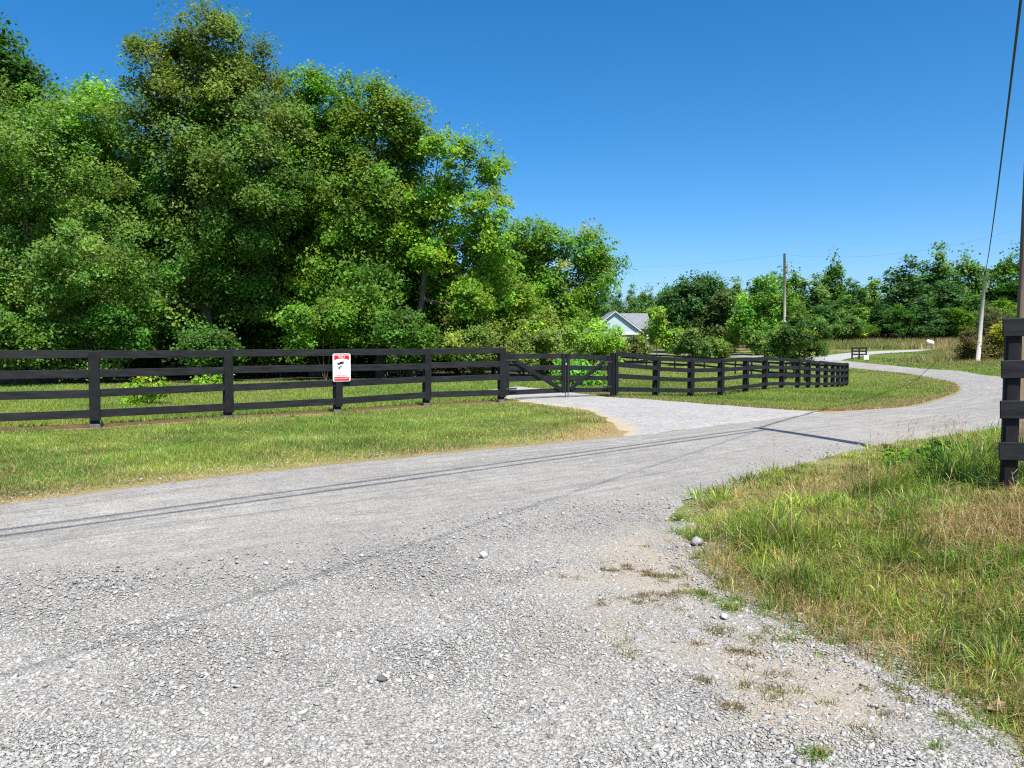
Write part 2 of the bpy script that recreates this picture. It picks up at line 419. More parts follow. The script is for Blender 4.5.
M = {}
M['road'] = road_mat(); M['drive'] = drive_mat(); M['ground'] = ground_mat()
M['leaf'] = leaf_mat('tree_leaf', .42, .012); M['blade'] = leaf_mat('grass_blade', .38, .02)
M['bark'] = simple('bark', (.045, .036, .028), (.15, .125, .10), 9, .95, .2, (1, 1, .25), .8, .03)
M['palebark'] = simple('pale_bark', (.12, .10, .08), (.27, .24, .20), 9, .95, .2, (1, 1, .25), .8, .03)
M['black'] = simple('black_stained_wood', (.006, .0065, .008), (.016, .017, .020), 7, .7, .22, (1, 1, 1), .35, .004)
M['blackrail'] = simple('black_rail_wood', (.006, .0065, .008), (.026, .027, .030), 2.2, .7, .22, (1.2, 1.2, 9), .5, .004)
M['footing'] = simple('weathered_post_foot', (.07, .062, .055), (.20, .19, .175), 14, .95, .2)
M['pole'] = simple('weathered_pole_wood', (.115, .08, .052), (.25, .185, .125), 7, .9, .2, (4, 4, .25), .6, .01)
M['greypole'] = simple('grey_pole_wood', (.30, .28, .255), (.46, .43, .39), 7, .9, .2, (4, 4, .25), .6, .01)
M['wire'] = simple('black_cable', (.010, .010, .010), (.02, .02, .02), 8, .6)
M['steel'] = simple('galvanised_steel', (.45, .45, .44), (.62, .62, .61), 20, .4, .5, metal=.6)
M['darksteel'] = simple('dark_steel', (.02, .02, .02), (.05, .05, .05), 20, .5, .5)
M['brown'] = simple('brown_gate_wood', (.06, .035, .025), (.13, .085, .06), 9, .8)
M['white'] = simple('white_paint', (.70, .71, .72), (.80, .80, .80), 6, .5)
M['red'] = simple('red_paint', (.50, .012, .022), (.58, .018, .03), 6, .45)
M['pink'] = simple('grey_print', (.45, .50, .52), (.55, .60, .62), 6, .5)
M['printblack'] = simple('black_print', (.012, .016, .02), (.02, .025, .03), 6, .5)
M['siding'] = simple('pale_blue_siding', (.38, .50, .57), (.44, .56, .62), 2, .7, .3, (.3, .3, 8), .3, .02)
M['stonewall'] = simple('beige_stone_veneer', (.36, .32, .27), (.56, .52, .45), 2.5, .9, .2)
M['shingle'] = simple('grey_shingle', (.13, .138, .15), (.22, .23, .245), 3, .9, .2)
M['glass'] = simple('dark_window', (.02, .025, .03), (.04, .05, .06), 3, .15, .6)
M['rock'] = simple('limestone_rock', (.30, .29, .275), (.50, .49, .465), 30, .85, .3, bump=.6)
M['rockgrey'] = simple('grey_rock', (.19, .195, .205), (.32, .325, .33), 30, .85, .3, bump=.5)
M['rockdark'] = simple('dark_rock', (.06, .06, .06), (.15, .145, .14), 30, .85, .3, bump=.6)
def stone_mat():
    m, nt, out = new_mat('loose_stone'); a = attr(nt, 'col')
    b = N(nt, 'ShaderNodeBsdfPrincipled'); L(nt, a.outputs['Color'], b.inputs['Base Color']); b.inputs['Roughness'].default_value = .85; b.inputs['Specular IOR Level'].default_value = .3
    L(nt, b.outputs[0], out.inputs[0]); return m
M['stone'] = stone_mat()

# ------------------------------------------------------------------ ground sheet
def axis(fa, fb, step, lo, hi, g=1.16):
    c = list(np.arange(fa, fb + 1e-6, step)); s = step
    up = [c[-1]]
    while up[-1] < hi: s = min(s * g, 120); up.append(up[-1] + s)
    s = step; dn = [c[0]]
    while dn[-1] > lo: s = min(s * g, 120); dn.append(dn[-1] - s)
    return np.array(dn[:0:-1] + c + up[1:])
FOREST_EDGE = np.array([(-60, 27), (-26, 29.5), (-18, 31.5), (-12, 33), (-6, 34.5), (-2, 35.5), (2, 35.5), (6.0, 37.5), (7, 60), (4, 120), (-200, 140), (-200, 20)])
def ground_attrs(x, y):
    x = x.ravel(); y = y.ravel()
    nz = fbm(x, y, 11, 4, .5)
    dr = dist_poly(x, y, RL); dd = np.minimum(dist_poly(x, y, DL), dist_poly(x, y, DR)); ds = np.minimum(dist_poly(x, y, SA), dist_poly(x, y, SB)); drr = dist_poly(x, y, RR)
    dry = .75 * np.exp(-dr / .55) + .55 * np.exp(-dd / .5) + .5 * np.exp(-ds / .8) + .5 * np.exp(-drr / .7)
    dry += .30 * sstep(.0, .9, fbm(x, y, 5, 4, .33)) 
    inv = inside(x, y, verge); dv = np.where(inv, dist_poly(x, y, verge, True), 0)
    near = sstep(14, 8, y) * inv
    dry = np.where(near > 0, dry + near * (.18 + .5 * sstep(-.1, .7, fbm(x, y, 21, 3, .8))), dry)
    meadow = sstep(112, 124, y + 4 * nz) * sstep(20, 30, x)
    dry += .75 * meadow
    # orange tip of the roadside lawn by the driveway
    tip = G(606, 431); dry += .8 * np.exp(-((x - tip[0]) ** 2 + (y - tip[1]) ** 2) / .9)
    df = dist_poly(x, y, fenceL)
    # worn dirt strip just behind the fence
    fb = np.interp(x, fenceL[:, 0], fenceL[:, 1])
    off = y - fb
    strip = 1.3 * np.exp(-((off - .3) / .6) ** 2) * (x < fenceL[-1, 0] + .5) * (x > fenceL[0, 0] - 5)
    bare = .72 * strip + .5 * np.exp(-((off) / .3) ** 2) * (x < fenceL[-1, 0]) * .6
    gate_in = G(505, 396); bare += .9 * np.exp(-((x - gate_in[0]) ** 2 + (y - gate_in[1]) ** 2) / 1.4)
    for px, py, s in ((720, 395, .8), (735, 371, 7), (700, 372, 6), (1022, 488, .5), (625, 347, 20)):
        q = G(px, py); bare += .75 * np.exp(-((x - q[0]) ** 2 + (y - q[1]) ** 2) / s)
    q = (4.3, 6.25); bare += .8 * np.exp(-((x - q[0]) ** 2 / .5 + (y - q[1]) ** 2 / .15))
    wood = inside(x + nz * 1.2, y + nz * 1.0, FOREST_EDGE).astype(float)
    gravel = np.where(inv, np.exp(-dv / .55) * sstep(8.2, 6.6, y), 0)
    gravel = np.where((x > -.5) & (x < 3.2) & (y < 7) & (~inv), 1, gravel)
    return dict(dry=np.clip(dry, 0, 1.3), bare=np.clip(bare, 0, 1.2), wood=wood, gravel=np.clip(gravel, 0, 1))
gx = axis(-14, 14, .25, -1500, 1500); gy = axis(1, 34, .25, -600, 1700)
XX, YY = np.meshgrid(gx, gy)
ZZ = ground_z(XX, YY)
ny, nx = XX.shape
idx = np.arange(nx * ny).reshape(ny, nx)
quads = np.stack([idx[:-1, :-1].ravel(), idx[:-1, 1:].ravel(), idx[1:, 1:].ravel(), idx[1:, :-1].ravel()], 1)
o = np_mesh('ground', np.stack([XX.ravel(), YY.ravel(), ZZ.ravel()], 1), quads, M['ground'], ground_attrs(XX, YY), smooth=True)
tag(o, kind='structure')

def strip(name, A, B, cross, mat, zo, jit, attrs_fn):
    n = len(A); t = np.linspace(0, 1, cross)
    P = A[:, None, :] * (1 - t[None, :, None]) + B[:, None, :] * t[None, :, None]
    w = np.linalg.norm(B - A, axis=1)
    ea = np.minimum(jit * fbm(A[:, 0], A[:, 1], 31, 4, 2.6), .5 * w); eb = np.minimum(jit * fbm(B[:, 0], B[:, 1], 37, 4, 1.6), .5 * w)
    dirv = (B - A) / w[:, None]
    P += dirv[:, None, :] * ((1 - t)[None, :, None] ** 3 * ea[:, None, None]) + dirv[:, None, :] * (t[None, :, None] ** 3 * eb[:, None, None])
    x, y = P[..., 0], P[..., 1]
    d = np.hypot(x, y)
    crown = (.02 if name == 'road' else 0.0) * (1 - (2 * t - 1) ** 2)[None, :]
    z = base_z(x, y) + zo + np.clip(d - 12, 0, 60) * .0006 + crown
    if name == 'driveway':
        ro = inside(x, y, ROADPOLY).reshape(x.shape); rdist = dist_poly(x, y, RL).reshape(x.shape)
        z = np.where(ro, z + .004 - .10 * np.clip(rdist + .22 * fbm(x, y, 33, 4, 1.3), -.1, .6), z)
    tw = t[None, :] * w[:, None]
    z = z - .05 * np.exp(-(tw / .14)) - (.05 * np.exp(-((w[:, None] - tw) / .14)) if name != 'road' else .05 * np.exp(-((w[:, None] - tw) / .14)) * (x > 2.5))
    ids = np.arange(n * cross).reshape(n, cross)
    q = np.stack([ids[:-1, :-1].ravel(), ids[:-1, 1:].ravel(), ids[1:, 1:].ravel(), ids[1:, :-1].ravel()], 1)[:, ::-1]
    al = np.concatenate([[0], np.cumsum(np.linalg.norm(np.diff((A + B) / 2, axis=0), axis=1))])
    at_ = dict(across=np.repeat((t[None, :] * 4), n, 0).ravel(), along=np.repeat(al[:, None], cross, 1).ravel())
    at_.update(attrs_fn(x.ravel(), y.ravel(), np.repeat(t[None], n, 0).ravel()))
    o = np_mesh(name, np.stack([x.ravel(), y.ravel(), z.ravel()], 1), q, mat, at_, smooth=True)
    return tag(o, kind='structure')

def gravel_amount(x, y):
    """how much loose gravel lies on the seal: all of the apron, thinning out into the lane"""
    d = dist_poly(x, y, RR); ins = inside(x, y, ROADPOLY)
    sd = np.where(ins, -d, d)
    w = sstep(9.5, 5.5, x)
    edge = -.55 + .8 * fbm(x, y, 51, 4, .5)
    return sstep(edge - 1.5, edge + 1.1, sd) * np.maximum(w, .0)
def soil_amount(x, y):
    s = .95 * np.exp(-(((x - .95) / .75) ** 2 + ((y - 5.5) / 1.9) ** 2)) + .8 * np.exp(-(((x - 1.35) / .6) ** 2 + ((y - 3.7) / 1.0) ** 2)) + .3 * np.exp(-(((x - .2) / .6) ** 2 + ((y - 3.9) / 1.2) ** 2))
    s *= .55 + .6 * sstep(-.5, .6, fbm(x, y, 121, 4, 1.6))
    s += .35 * np.exp(-dist_poly(x, y, RL) / .15)
    return np.clip(s, 0, 1)
strip('road', RL, RR, 26, M['road'], .012, .05, lambda x, y, t: dict(gravel=gravel_amount(x, y), soil=soil_amount(x, y)))
strip('driveway', DL, DR, 40, M['drive'], .022, .22, lambda x, y, t: dict(soil=np.clip(1.1 * np.exp(-t / .10) + .7 * np.exp(-(1 - t) / .06), 0, 1)))
strip('side_road', SA, SB, 6, M['drive'], .03, .15, lambda x, y, t: dict(soil=t * 0 + .25))
# apron of loose gravel in the foreground
ax = np.arange(-14, 3.4, .12); ay = np.arange(-5, 12.5, .12)
AX, AY = np.meshgrid(ax, ay)
cxs, cys = AX[:-1, :-1] + .06, AY[:-1, :-1] + .06
jx = cxs.ravel() + .22 * fbm(cxs, cys, 61, 3, 2.2).ravel(); jy = cys.ravel()
vi = inside(jx, jy, verge); vd = dist_poly(jx, jy, verge, True)
rd = dist_poly(jx, jy, RR); ri = inside(jx, jy, ROADPOLY)
behind = jy < np.interp(jx, RR[:, 0], RR[:, 1])
keep = (behind | (ri & (rd < .45))) & (~vi | ((vd < .5) & (jy < 7.6))) & ((jx < 1.9) | (jy < 7.0))
ids = np.arange(AX.size).reshape(AX.shape)
q = np.stack([ids[:-1, :-1].ravel(), ids[:-1, 1:].ravel(), ids[1:, 1:].ravel(), ids[1:, :-1].ravel()], 1)[keep]
us, inv_ = np.unique(q, return_inverse=True)
avx, avy = AX.ravel()[us], AY.ravel()[us]
rdd = np.where(inside(avx, avy, ROADPOLY), dist_poly(avx, avy, RR), 0)
az = ground_z(avx, avy) + .024 + .006 * sstep(.0, .6, np.where(avy < np.interp(avx, RR[:, 0], RR[:, 1]), dist_poly(avx, avy, RR), 0)) + .005 * fbm(avx, avy, 71, 3, 1.3)
vin = inside(avx, avy, verge); vdin = dist_poly(avx, avy, verge, True)
rim = .8 * np.clip((rdd - .04 - .1 * fbm(avx, avy, 72, 4, 1.7)) / .4, 0, 1) + sstep(.25, .05, dist_poly(avx, avy, verge, True)) * (avy > 7.0)
az = az - .055 * rim
o = np_mesh('gravel_apron', np.stack([avx, avy, np.where(rim > .01, az, np.maximum(az, ground_z(avx, avy) + .006)) - vin * np.clip(.20 * (vdin + .06 * fbm(avx, avy, 73, 4, 3.0)), 0, .12)], 1), inv_.reshape(-1, 4), M['road'],
            dict(gravel=gravel_amount(avx, avy), soil=soil_amount(avx, avy), across=np.zeros(len(us)), along=avx), smooth=True)
tag(o, kind='structure')

# ------------------------------------------------------------------ loose stones (stuff)
ICO_V = np.array([(0, -.526, .851), (.851, 0, .526), (.851, 0, -.526), (-.851, 0, -.526), (-.851, 0, .526), (-.526, .851, 0), (.526, .851, 0), (.526, -.851, 0), (-.526, -.851, 0), (0, -.526, -.851), (0, .526, -.851), (0, .526, .851)])
def _icof():
    d = np.linalg.norm(ICO_V[:, None] - ICO_V[None], axis=2); e = d < 1.1; f = []
    for i in range(12):
        for j in range(i + 1, 12):
            if not e[i, j]: continue
            for k in range(j + 1, 12):
                if e[i, k] and e[j, k]:
                    n = np.cross(ICO_V[j] - ICO_V[i], ICO_V[k] - ICO_V[i])
                    f.append((i, j, k) if n @ ICO_V[i] > 0 else (i, k, j))
    return np.array(f)
ICO_F = _icof()
def stones(name, x, y, r, col, lift=.10):
    n = len(x)
    v = ICO_V[None] * (1 + .38 * rng.standard_normal((n, 12, 1)).clip(-1.4, 1.5))
    sc = np.stack([1.25 * np.ones(n), rng.uniform(.65, 1.0, n), rng.uniform(.32, .58, n)], 1)
    v = v * sc[:, None, :]
    a = rng.uniform(0, 6.283, n); b = rng.normal(0, .35, n)
    cb, sb = np.cos(b), np.sin(b)
    x1 = v[..., 0] * cb[:, None] - v[..., 2] * sb[:, None]; z1 = v[..., 0] * sb[:, None] + v[..., 2] * cb[:, None]; y1 = v[..., 1]
    ca, sa = np.cos(a), np.sin(a)
    X = x1 * ca[:, None] - y1 * sa[:, None]; Y = x1 * sa[:, None] + y1 * ca[:, None]
    P = np.stack([X, Y, z1], -1) * r[:, None, None]
    on_v = inside(x, y, verge); on_r = inside(x, y, ROADPOLY) & (dist_poly(x, y, RR) > .25)
    base = np.stack([x, y, ground_z(x, y) + np.where(on_v, np.clip(.031 - .18 * dist_poly(x, y, verge, True), .004, 1), np.where(on_r, .026, .031)) + r * lift], 1)
    P = P + base[:, None, :]
    f = (np.arange(n)[:, None, None] * 12 + ICO_F[None]).reshape(-1, 3)
    o = np_mesh(name, P.reshape(-1, 3), f, M['stone'], dict(col=np.repeat(col, 12, 0)))
    return tag(o, kind='stuff')
def persp_samples(n, y0, y1, px0=-40, px1=1064):
    u = rng.uniform(0, 1, n); inv = 1 / y1 + u * (1 / y0 - 1 / y1); y = 1 / inv
    x = (rng.uniform(px0, px1, n) - CX) / F * y; return x, y
sx, sy = persp_samples(300000, 2.5, 13)
ga = gravel_amount(sx, sy)
so_ = soil_amount(sx, sy)
vi = inside(sx, sy, verge); vd = np.where(vi, dist_poly(sx, sy, verge, True), 0)
clump = sstep(-.5, .6, fbm(sx, sy, 81, 4, .9)) * (1 - .75 * np.exp(-((sx - .55 * sy + 3.6 + .25 * fbm(sx, sy, 84, 2, .4)) / .33) ** 2)) * (1 - .6 * np.exp(-((sx - .35 * sy + 1.15 + .2 * fbm(sx, sy, 85, 2, .4)) / .3) ** 2))
p = np.where(vi, np.exp(-vd / .45) * .65 * (sy < 7.5), sstep(.12, 1.0, ga) ** 1.3 * (1 - .6 * so_) * (.35 + .65 * clump)) 
p = np.where(inside(sx, sy, ROADPOLY) & ~vi, np.maximum(p * .8, .035), p)
p = np.where((sy > np.interp(sx, RL[:330, 0], RL[:330, 1])), 0, p)
fr_ = np.exp(-(dist_poly(sx, sy, RL) / .30) ** 2) * sstep(-.5, .6, fbm(sx, sy, 86, 3, .8)); p = np.maximum(p, .5 * fr_ * (sx < 3))
k = rng.uniform(0, 1, len(sx)) < p
sx, sy = sx[k], sy[k]
r = np.exp(rng.normal(math.log(.0046), .48, len(sx))).clip(.0022, .019) * (1 + .03 * np.clip(sy - 4, 0, 8))
tone = rng.beta(3.4, 3.2, len(sx)) * .36 + .115
warm = rng.normal(0, 1, len(sx))
col = np.stack([tone * (1.02 + .02 * warm), tone, tone * (.94 - .03 * warm)], 1)
stones('gravel', sx, sy, r, col)

# ------------------------------------------------------------------ grass (stuff)
def blades(name, x, y, h, w, col, segs=1, lean=.35, z=None, droop=.5, tip=None, mat='blade', yaw=None, az=None):
    n = len(x)
    z = ground_z(x, y) if z is None else z
    a = rng.uniform(0, 6.283, n) if az is None else az; l = np.abs(rng.normal(0, lean, n))
    dirx, diry = np.cos(a), np.sin(a)
    fa = rng.uniform(0, 6.283, n) if yaw is None else yaw
    wx, wy = np.cos(fa) * w * .5, np.sin(fa) * w * .5
    rows = []
    cols = []
    tipc = col * 1.12 if tip is None else tip
    for s in range(segs + 1):
        t = s / (segs + .0) if segs else 0
        t = s / segs
        bend = l * t * (1 - droop) + l * droop * t * t * 1.6
        px, py, pz = x + dirx * h * bend, y + diry * h * bend, z - .01 + h * t * np.sqrt(np.clip(1 - (bend * .75) ** 2, .12, 1))
        c = col * (1 - t) + tipc * t
        if s < segs:
            k = 1 - .55 * t
            rows += [np.stack([px - wx * k, py - wy * k, pz], 1), np.stack([px + wx * k, py + wy * k, pz], 1)]; cols += [c, c]
        else:
            rows.append(np.stack([px, py, pz], 1)); cols.append(c)
    m = len(rows)
    V = np.stack(rows, 1).reshape(-1, 3); C = np.stack(cols, 1).reshape(-1, 3)
    b = np.arange(n)[:, None] * m
    fs = []
    for s in range(segs - 1): fs.append(np.concatenate([b + 2 * s, b + 2 * s + 1, b + 2 * s + 3, b + 2 * s + 2], 1))
    tri = np.concatenate([b + 2 * (segs - 1), b + 2 * (segs - 1) + 1, b + 2 * segs], 1)
    o = np_mesh(name, V, fs + [tri], M[mat], dict(col=C))
    return tag(o, kind='stuff')
def jitcol(base, n, v=.18, hue=.10):
    base = np.asarray(base, float); base = np.repeat(base[None], n, 0) if base.ndim == 1 else base
    k = np.exp(rng.normal(0, v, (n, 1))); hsh = rng.normal(0, hue, n)
    c = base * k; c[:, 0] *= 1 + hsh; c[:, 2] *= 1 - hsh * .3
    return c.clip(.004, .9)
GREEN = np.array((.125, .225, .032)); YGREEN = np.array((.23, .31, .05)); STRAW = np.array((.38, .29, .14)); BROWN = np.array((.20, .125, .06)); DGREEN = np.array((.05, .11, .022))
def lerp(a, b, t): return a[None] * (1 - t[:, None]) + b[None] * t[:, None]

# roadside lawn between road and left fence, and along the right island of the driveway
def off_paved(x, y, m=0.0):
    return ~(inside(x, y, ROADPOLY)) & ~(inside(x, y, DRIVEPOLY)) & ~(inside(x, y, SIDEPOLY))
x, y = persp_samples(420000, 7.0, 23, -220, 640)
fy = np.interp(x, fenceL[:, 0], fenceL[:, 1]); ly = np.interp(x, RL[:250, 0], RL[:250, 1])
k = (y > ly - .10 - .12 * fbm(x, y, 15, 3, 2.0)) & (y < fy - .3 + .2 * fbm(x, y, 16, 3, 1.5)) & ~inside(x, y, DRIVEPOLY) & (~inside(x, y, ROADPOLY) | (dist_poly(x, y, RL) < .12)); x, y = x[k], y[k]
d = dist_poly(x, y, RL); dd = np.minimum(dist_poly(x, y, DL), 9); df = np.abs(y - np.interp(x, fenceL[:, 0], fenceL[:, 1]))
dryn = 1.15 * np.exp(-d / .75) + .75 * np.exp(-dd / .8) + .35 * np.exp(-df / .35) + .45 * sstep(-.2, .8, fbm(x, y, 5, 4, .6)) + .25 * sstep(-2, 2.5, x)
keep = rng.uniform(0, 1, len(x)) > .55 * np.exp(-d / .18) + .35 * sstep(.7, 1.4, dryn)
x, y, d, dryn = x[keep], y[keep], d[keep], dryn[keep]
isd = rng.uniform(0, 1, len(x)) < .10 + dryn * .66
c = np.where(isd[:, None], STRAW[None], lerp(GREEN, YGREEN, sstep(-.6, .7, fbm(x, y, 9, 3, .9))))
c = c * np.exp(.35 * np.clip(fbm(x, y, 14, 4, 1.3), -1, 1))[:, None]
h = (.045 + .05 * sstep(-.3, .8, fbm(x, y, 13, 3, 1.1))) * rng.uniform(.5, 1.35, len(x)) * (1 - .45 * np.exp(-d / .4))
blades('roadside_grass', x, y, h, .010 + .0006 * y, jitcol(c, len(x)), 1, .55)

# lawn behind the left fence up to the wood
x, y = persp_samples(290000, 13.5, 37, -180, 625)
fy = np.interp(x, fenceL[:, 0], fenceL[:, 1])
k = (y > fy + .75 + .2 * fbm(x, y, 17, 3, 1.2)) & off_paved(x, y) & ~inside(x, y, FOREST_EDGE); x, y = x[k], y[k]
off = y - np.interp(x, fenceL[:, 0], fenceL[:, 1])
k = rng.uniform(0, 1, len(x)) > .95 * np.exp(-((off - .55) / .42) ** 2); x, y, off = x[k], y[k], off[k]
isd = rng.uniform(0, 1, len(x)) < .12 + .3 * sstep(0, .9, fbm(x, y, 5, 4, .4)) + .5 * np.exp(-((off - .5) / .4) ** 2)
c = np.where(isd[:, None], STRAW[None] * .8, lerp(GREEN * 1.1, YGREEN, sstep(-.6, .7, fbm(x, y, 19, 3, .5))))
blades('lawn_grass', x, y, rng.uniform(.05, .11, len(x)), .012 + .0007 * y, jitcol(c, len(x)), 1, .5)

# paddock and the lawn between the right fence and the road bend
x, y = persp_samples(320000, 19, 88, 560, 1010)
k = off_paved(x, y) & ~inside(x, y, verge) & ~inside(x, y, FOREST_EDGE) & ((y > np.interp(x, [0, 5, 12], [26, 21, 20])) ); x, y = x[k], y[k]
inner = inside(x, y, ROADPOLY)
d = dist_poly(x, y, RL)
isd = rng.uniform(0, 1, len(x)) < .16 + .8 * np.exp(-d / .6) + .55 * np.exp(-dist_poly(x, y, DR) / .7) + .5 * sstep(0, .9, fbm(x, y, 5, 4, .25))
c = np.where(isd[:, None], STRAW[None] * .85, lerp(GREEN, YGREEN, sstep(-.6, .7, fbm(x, y, 29, 3, .35))))
blades('paddock_grass', x, y, rng.uniform(.05, .12, len(x)), .012 + .0009 * y, jitcol(c, len(x)), 1, .5)

# tall grass and weeds on the bank at the right
def verge_samples(n):
    x, y = persp_samples(int(n * 1.9), 2.5, 14.5, 640, 1500)
    iv = inside(x + .12 * fbm(x, y, 61, 3, 2.2), y, verge); dv = dist_poly(x, y, verge, True)
    k = iv | ((dv < .2 + .1 * fbm(x, y, 62, 3, 2.0)) & (y > 8.0)); x, y = x[k], y[k]
    return x, y, np.where(inside(x, y, verge), dv[k], 0)
x, y, d = verge_samples(230000)
x2, y2, _ = verge_samples(15000)
k2 = rng.integers(12, 46, len(x2)); tc = np.repeat(np.arange(len(x2)), k2); tr_ = rng.uniform(.02, .06, len(x2))
tx_ = x2[tc] + rng.normal(0, 1, len(tc)) * tr_[tc]; ty_ = y2[tc] + rng.normal(0, 1, len(tc)) * tr_[tc]
th_ = np.concatenate([np.full(len(x), .72), np.exp(rng.normal(-.22, .33, len(x2)).clip(-1, .35))[tc]]); tcol = np.concatenate([np.ones(len(x)), np.exp(rng.normal(0, .33, len(x2)))[tc]]); tdry = np.concatenate([np.zeros(len(x)), (rng.uniform(0, 1, len(x2)) < .10)[tc] * .8])
taz = np.concatenate([rng.uniform(0, 6.283, len(x)), np.arctan2(ty_ - y2[tc], tx_ - x2[tc]) + rng.normal(0, .5, len(tc))])
x = np.concatenate([x, tx_]); y = np.concatenate([y, ty_]); d = np.where(inside(x, y, verge), dist_poly(x, y, verge, True), 0)
n1 = fbm(x, y, 91, 4, 1.1); n2 = fbm(x, y, 95, 3, .55)
edge_near = sstep(7.3, 6.4, y)      # ragged gravel side
dens = np.where(edge_near > .5, sstep(-.05, .8, d + .5 * fbm(x, y, 93, 3, 2.0)) * (.6 + .4 * sstep(.3, 1.2, d)), sstep(-.2, .1, d + .08 * n1))
strawpatch = sstep(.0, .6, fbm(x, y, 97, 3, .75) + .5 * np.exp(-(((x - 3.7) / .9) ** 2 + ((y - 5.7) / .7) ** 2)) + .3 * np.exp(-(((x - 2.4) / .5) ** 2 + ((y - 4.2) / .5) ** 2))  - .02)
dens *= (1 - .5 * strawpatch)
dens *= np.where((x - 4.2) ** 2 + (y - 6.3) ** 2 < .16, .15, 1)
tcc = np.concatenate([rng.uniform(0, 1, len(x) - len(tc)) , rng.uniform(0, 1, len(x2))[tc]])
k = tcc < dens * .66
th_, tcol, tdry, taz = th_[k], tcol[k], tdry[k], taz[k]
x, y, d, n1, n2, strawpatch = x[k], y[k], d[k], n1[k], n2[k], strawpatch[k]
tall = sstep(-.1, .8, n1 + .5 * n2) 
h = (.09 + .15 * tall) * th_ * rng.uniform(.55, 1.35, len(x)) * (1 - .45 * strawpatch) * np.where(y > 7.4, .85, .55 + .45 * sstep(.1, .9, d))
isd = rng.uniform(0, 1, len(x)) < .10 + .40 * strawpatch + tdry
c = np.where(isd[:, None], STRAW[None], lerp(GREEN, YGREEN * 1.05, sstep(-.5, .8, fbm(x, y, 99, 3, 1.3))))
dk = np.exp(-(((x - 5.0) / .7) ** 2 + ((y - 8.0) / .9) ** 2)); c = np.where((rng.uniform(0, 1, len(x)) < .7 * dk)[:, None], DGREEN[None], c)
h *= 1 + 1.2 * dk
tuft = fbm(x, y, 111, 3, 3.2); c = c * (np.exp(.4 * np.clip(tuft, -1, 1)) * tcol)[:, None]; h = h * np.exp(.5 * np.clip(fbm(x, y, 112, 3, 2.6), -1, 1))
c = jitcol(c, len(x), .22, .14)
blades('bank_grass', x, y, h, rng.uniform(.0035, .008, len(x)) * (1 + .05 * y), c, 3, .6, az=taz, tip=np.where(isd[:, None], c, c * np.array([1.25, 1.12, 1.1])))
# flattened straw thatch
x, y, d = verge_samples(150000)
sp = sstep(-.3, .55, fbm(x, y, 97, 3, .75) + .5 * np.exp(-(((x - 3.9) / 1.0) ** 2 + ((y - 6.1) / 1.0) ** 2)))
k = rng.uniform(0, 1, len(x)) < (.26 + .8 * sp) * sstep(.05, .6, d) * .8; x, y = x[k], y[k]
c = np.where((rng.uniform(0, 1, len(x)) < .3)[:, None], BROWN[None], STRAW[None])
blades('dry_thatch', x, y, rng.uniform(.06, .18, len(x)), rng.uniform(.003, .006, len(x)), jitcol(c, len(x), .25), 2, 1.15)
# seed-head stalks standing out above the bank
xs, ys = [], []
for cxp, cyp, s, m in ((5.3, 9.5, .38, 44), (4.8, 9.6, .4, 14), (3.6, 9.2, .5, 5), (2.4, 8.2, .5, 4), (5.6, 8.6, .4, 12), (3.6, 5.2, .8, 10)):
    xs.append(rng.normal(cxp, s, m)); ys.append(rng.normal(cyp, s * .6, m))
x = np.concatenate(xs); y = np.concatenate(ys); k = inside(x, y, verge); x, y = x[k], y[k]
hh = rng.uniform(.25, .6, len(x))
mb = MB()
zz = ground_z(x, y)
for i in range(len(x)):
    a = rng.uniform(0, 6.28); l = rng.uniform(.05, .25) * hh[i]
    tip_ = (x[i] + math.cos(a) * l, y[i] + math.sin(a) * l, zz[i] + hh[i]); midp = (x[i] + math.cos(a) * l * .3, y[i] + math.sin(a) * l * .3, zz[i] + hh[i] * .55)
    mb.tube([(x[i], y[i], zz[i]), midp, tip_], [.0022, .0018, .0012], 3)
    for q in range(5):
        b = rng.uniform(0, 6.28); t = .72 + .06 * q
        p0 = tuple(midp[j] + (tip_[j] - midp[j]) * ((t - .55) / .45) for j in range(3))
        mb.tube([p0, (p0[0] + math.cos(b) * .035, p0[1] + math.sin(b) * .035, p0[2] + .035)], [.0012, .0022], 3)
M['stalk'] = simple('dry_stalk', (.30, .24, .13), (.42, .34, .2), 20, .9, .2)
tag(mb.build('seed_stalks', M['stalk']), kind='stuff')
# low dead weeds and sprigs in the gravel margin
tx, ty, tb = [], [], []
spots = [(G(735, 575), .24, 2), (G(712, 600), .18, 2), (G(760, 605), .24, 2), (G(745, 640), .14, 0), (G(800, 635), .2, 2), (G(835, 625), .2, 2), (G(700, 570), .14, 0), (G(1005, 700), .2, 2), (G(980, 715), .16, 2), (G(930, 680), .12, 0), (G(690, 548), .16, 0), (G(665, 585), .12, 0), (G(632, 608), .2, 1), (G(655, 605), .14, 1), (G(672, 600), .1, 1), (G(700, 585), .22, 0), (G(742, 612), .16, 2), (G(738, 590), .18, 2), (G(770, 640), .2, 0), (G(620, 575), .12, 1),
         (G(650, 580), .15, 1), (G(690, 605), .15, 1), (G(705, 640), .12, 1), (G(740, 660), .1, 1), (G(770, 690), .16, 1), (G(800, 700), .14, 0), (G(705, 690), .06, 1), (G(735, 715), .08, 1), (G(915, 665), .14, 2), (G(940, 700), .12, 0), (G(860, 742), .06, 1), (G(812, 762), .05, 2),
         (G(568, 582), .05, 1), (G(614, 650), .05, 0), (G(622, 660), .06, 0), (G(960, 690), .2, 2), (G(1000, 730), .2, 2), (G(1020, 690), .22, 2), (G(985, 735), .14, 0), (G(870, 690), .12, 0), (G(900, 720), .08, 1), (G(840, 650), .16, 0), (G(880, 640), .14, 2), (G(770, 600), .2, 2), (G(800, 610), .22, 2), (G(690, 520), .14, 2), (G(720, 560), .2, 2), (G(760, 560), .2, 2)]
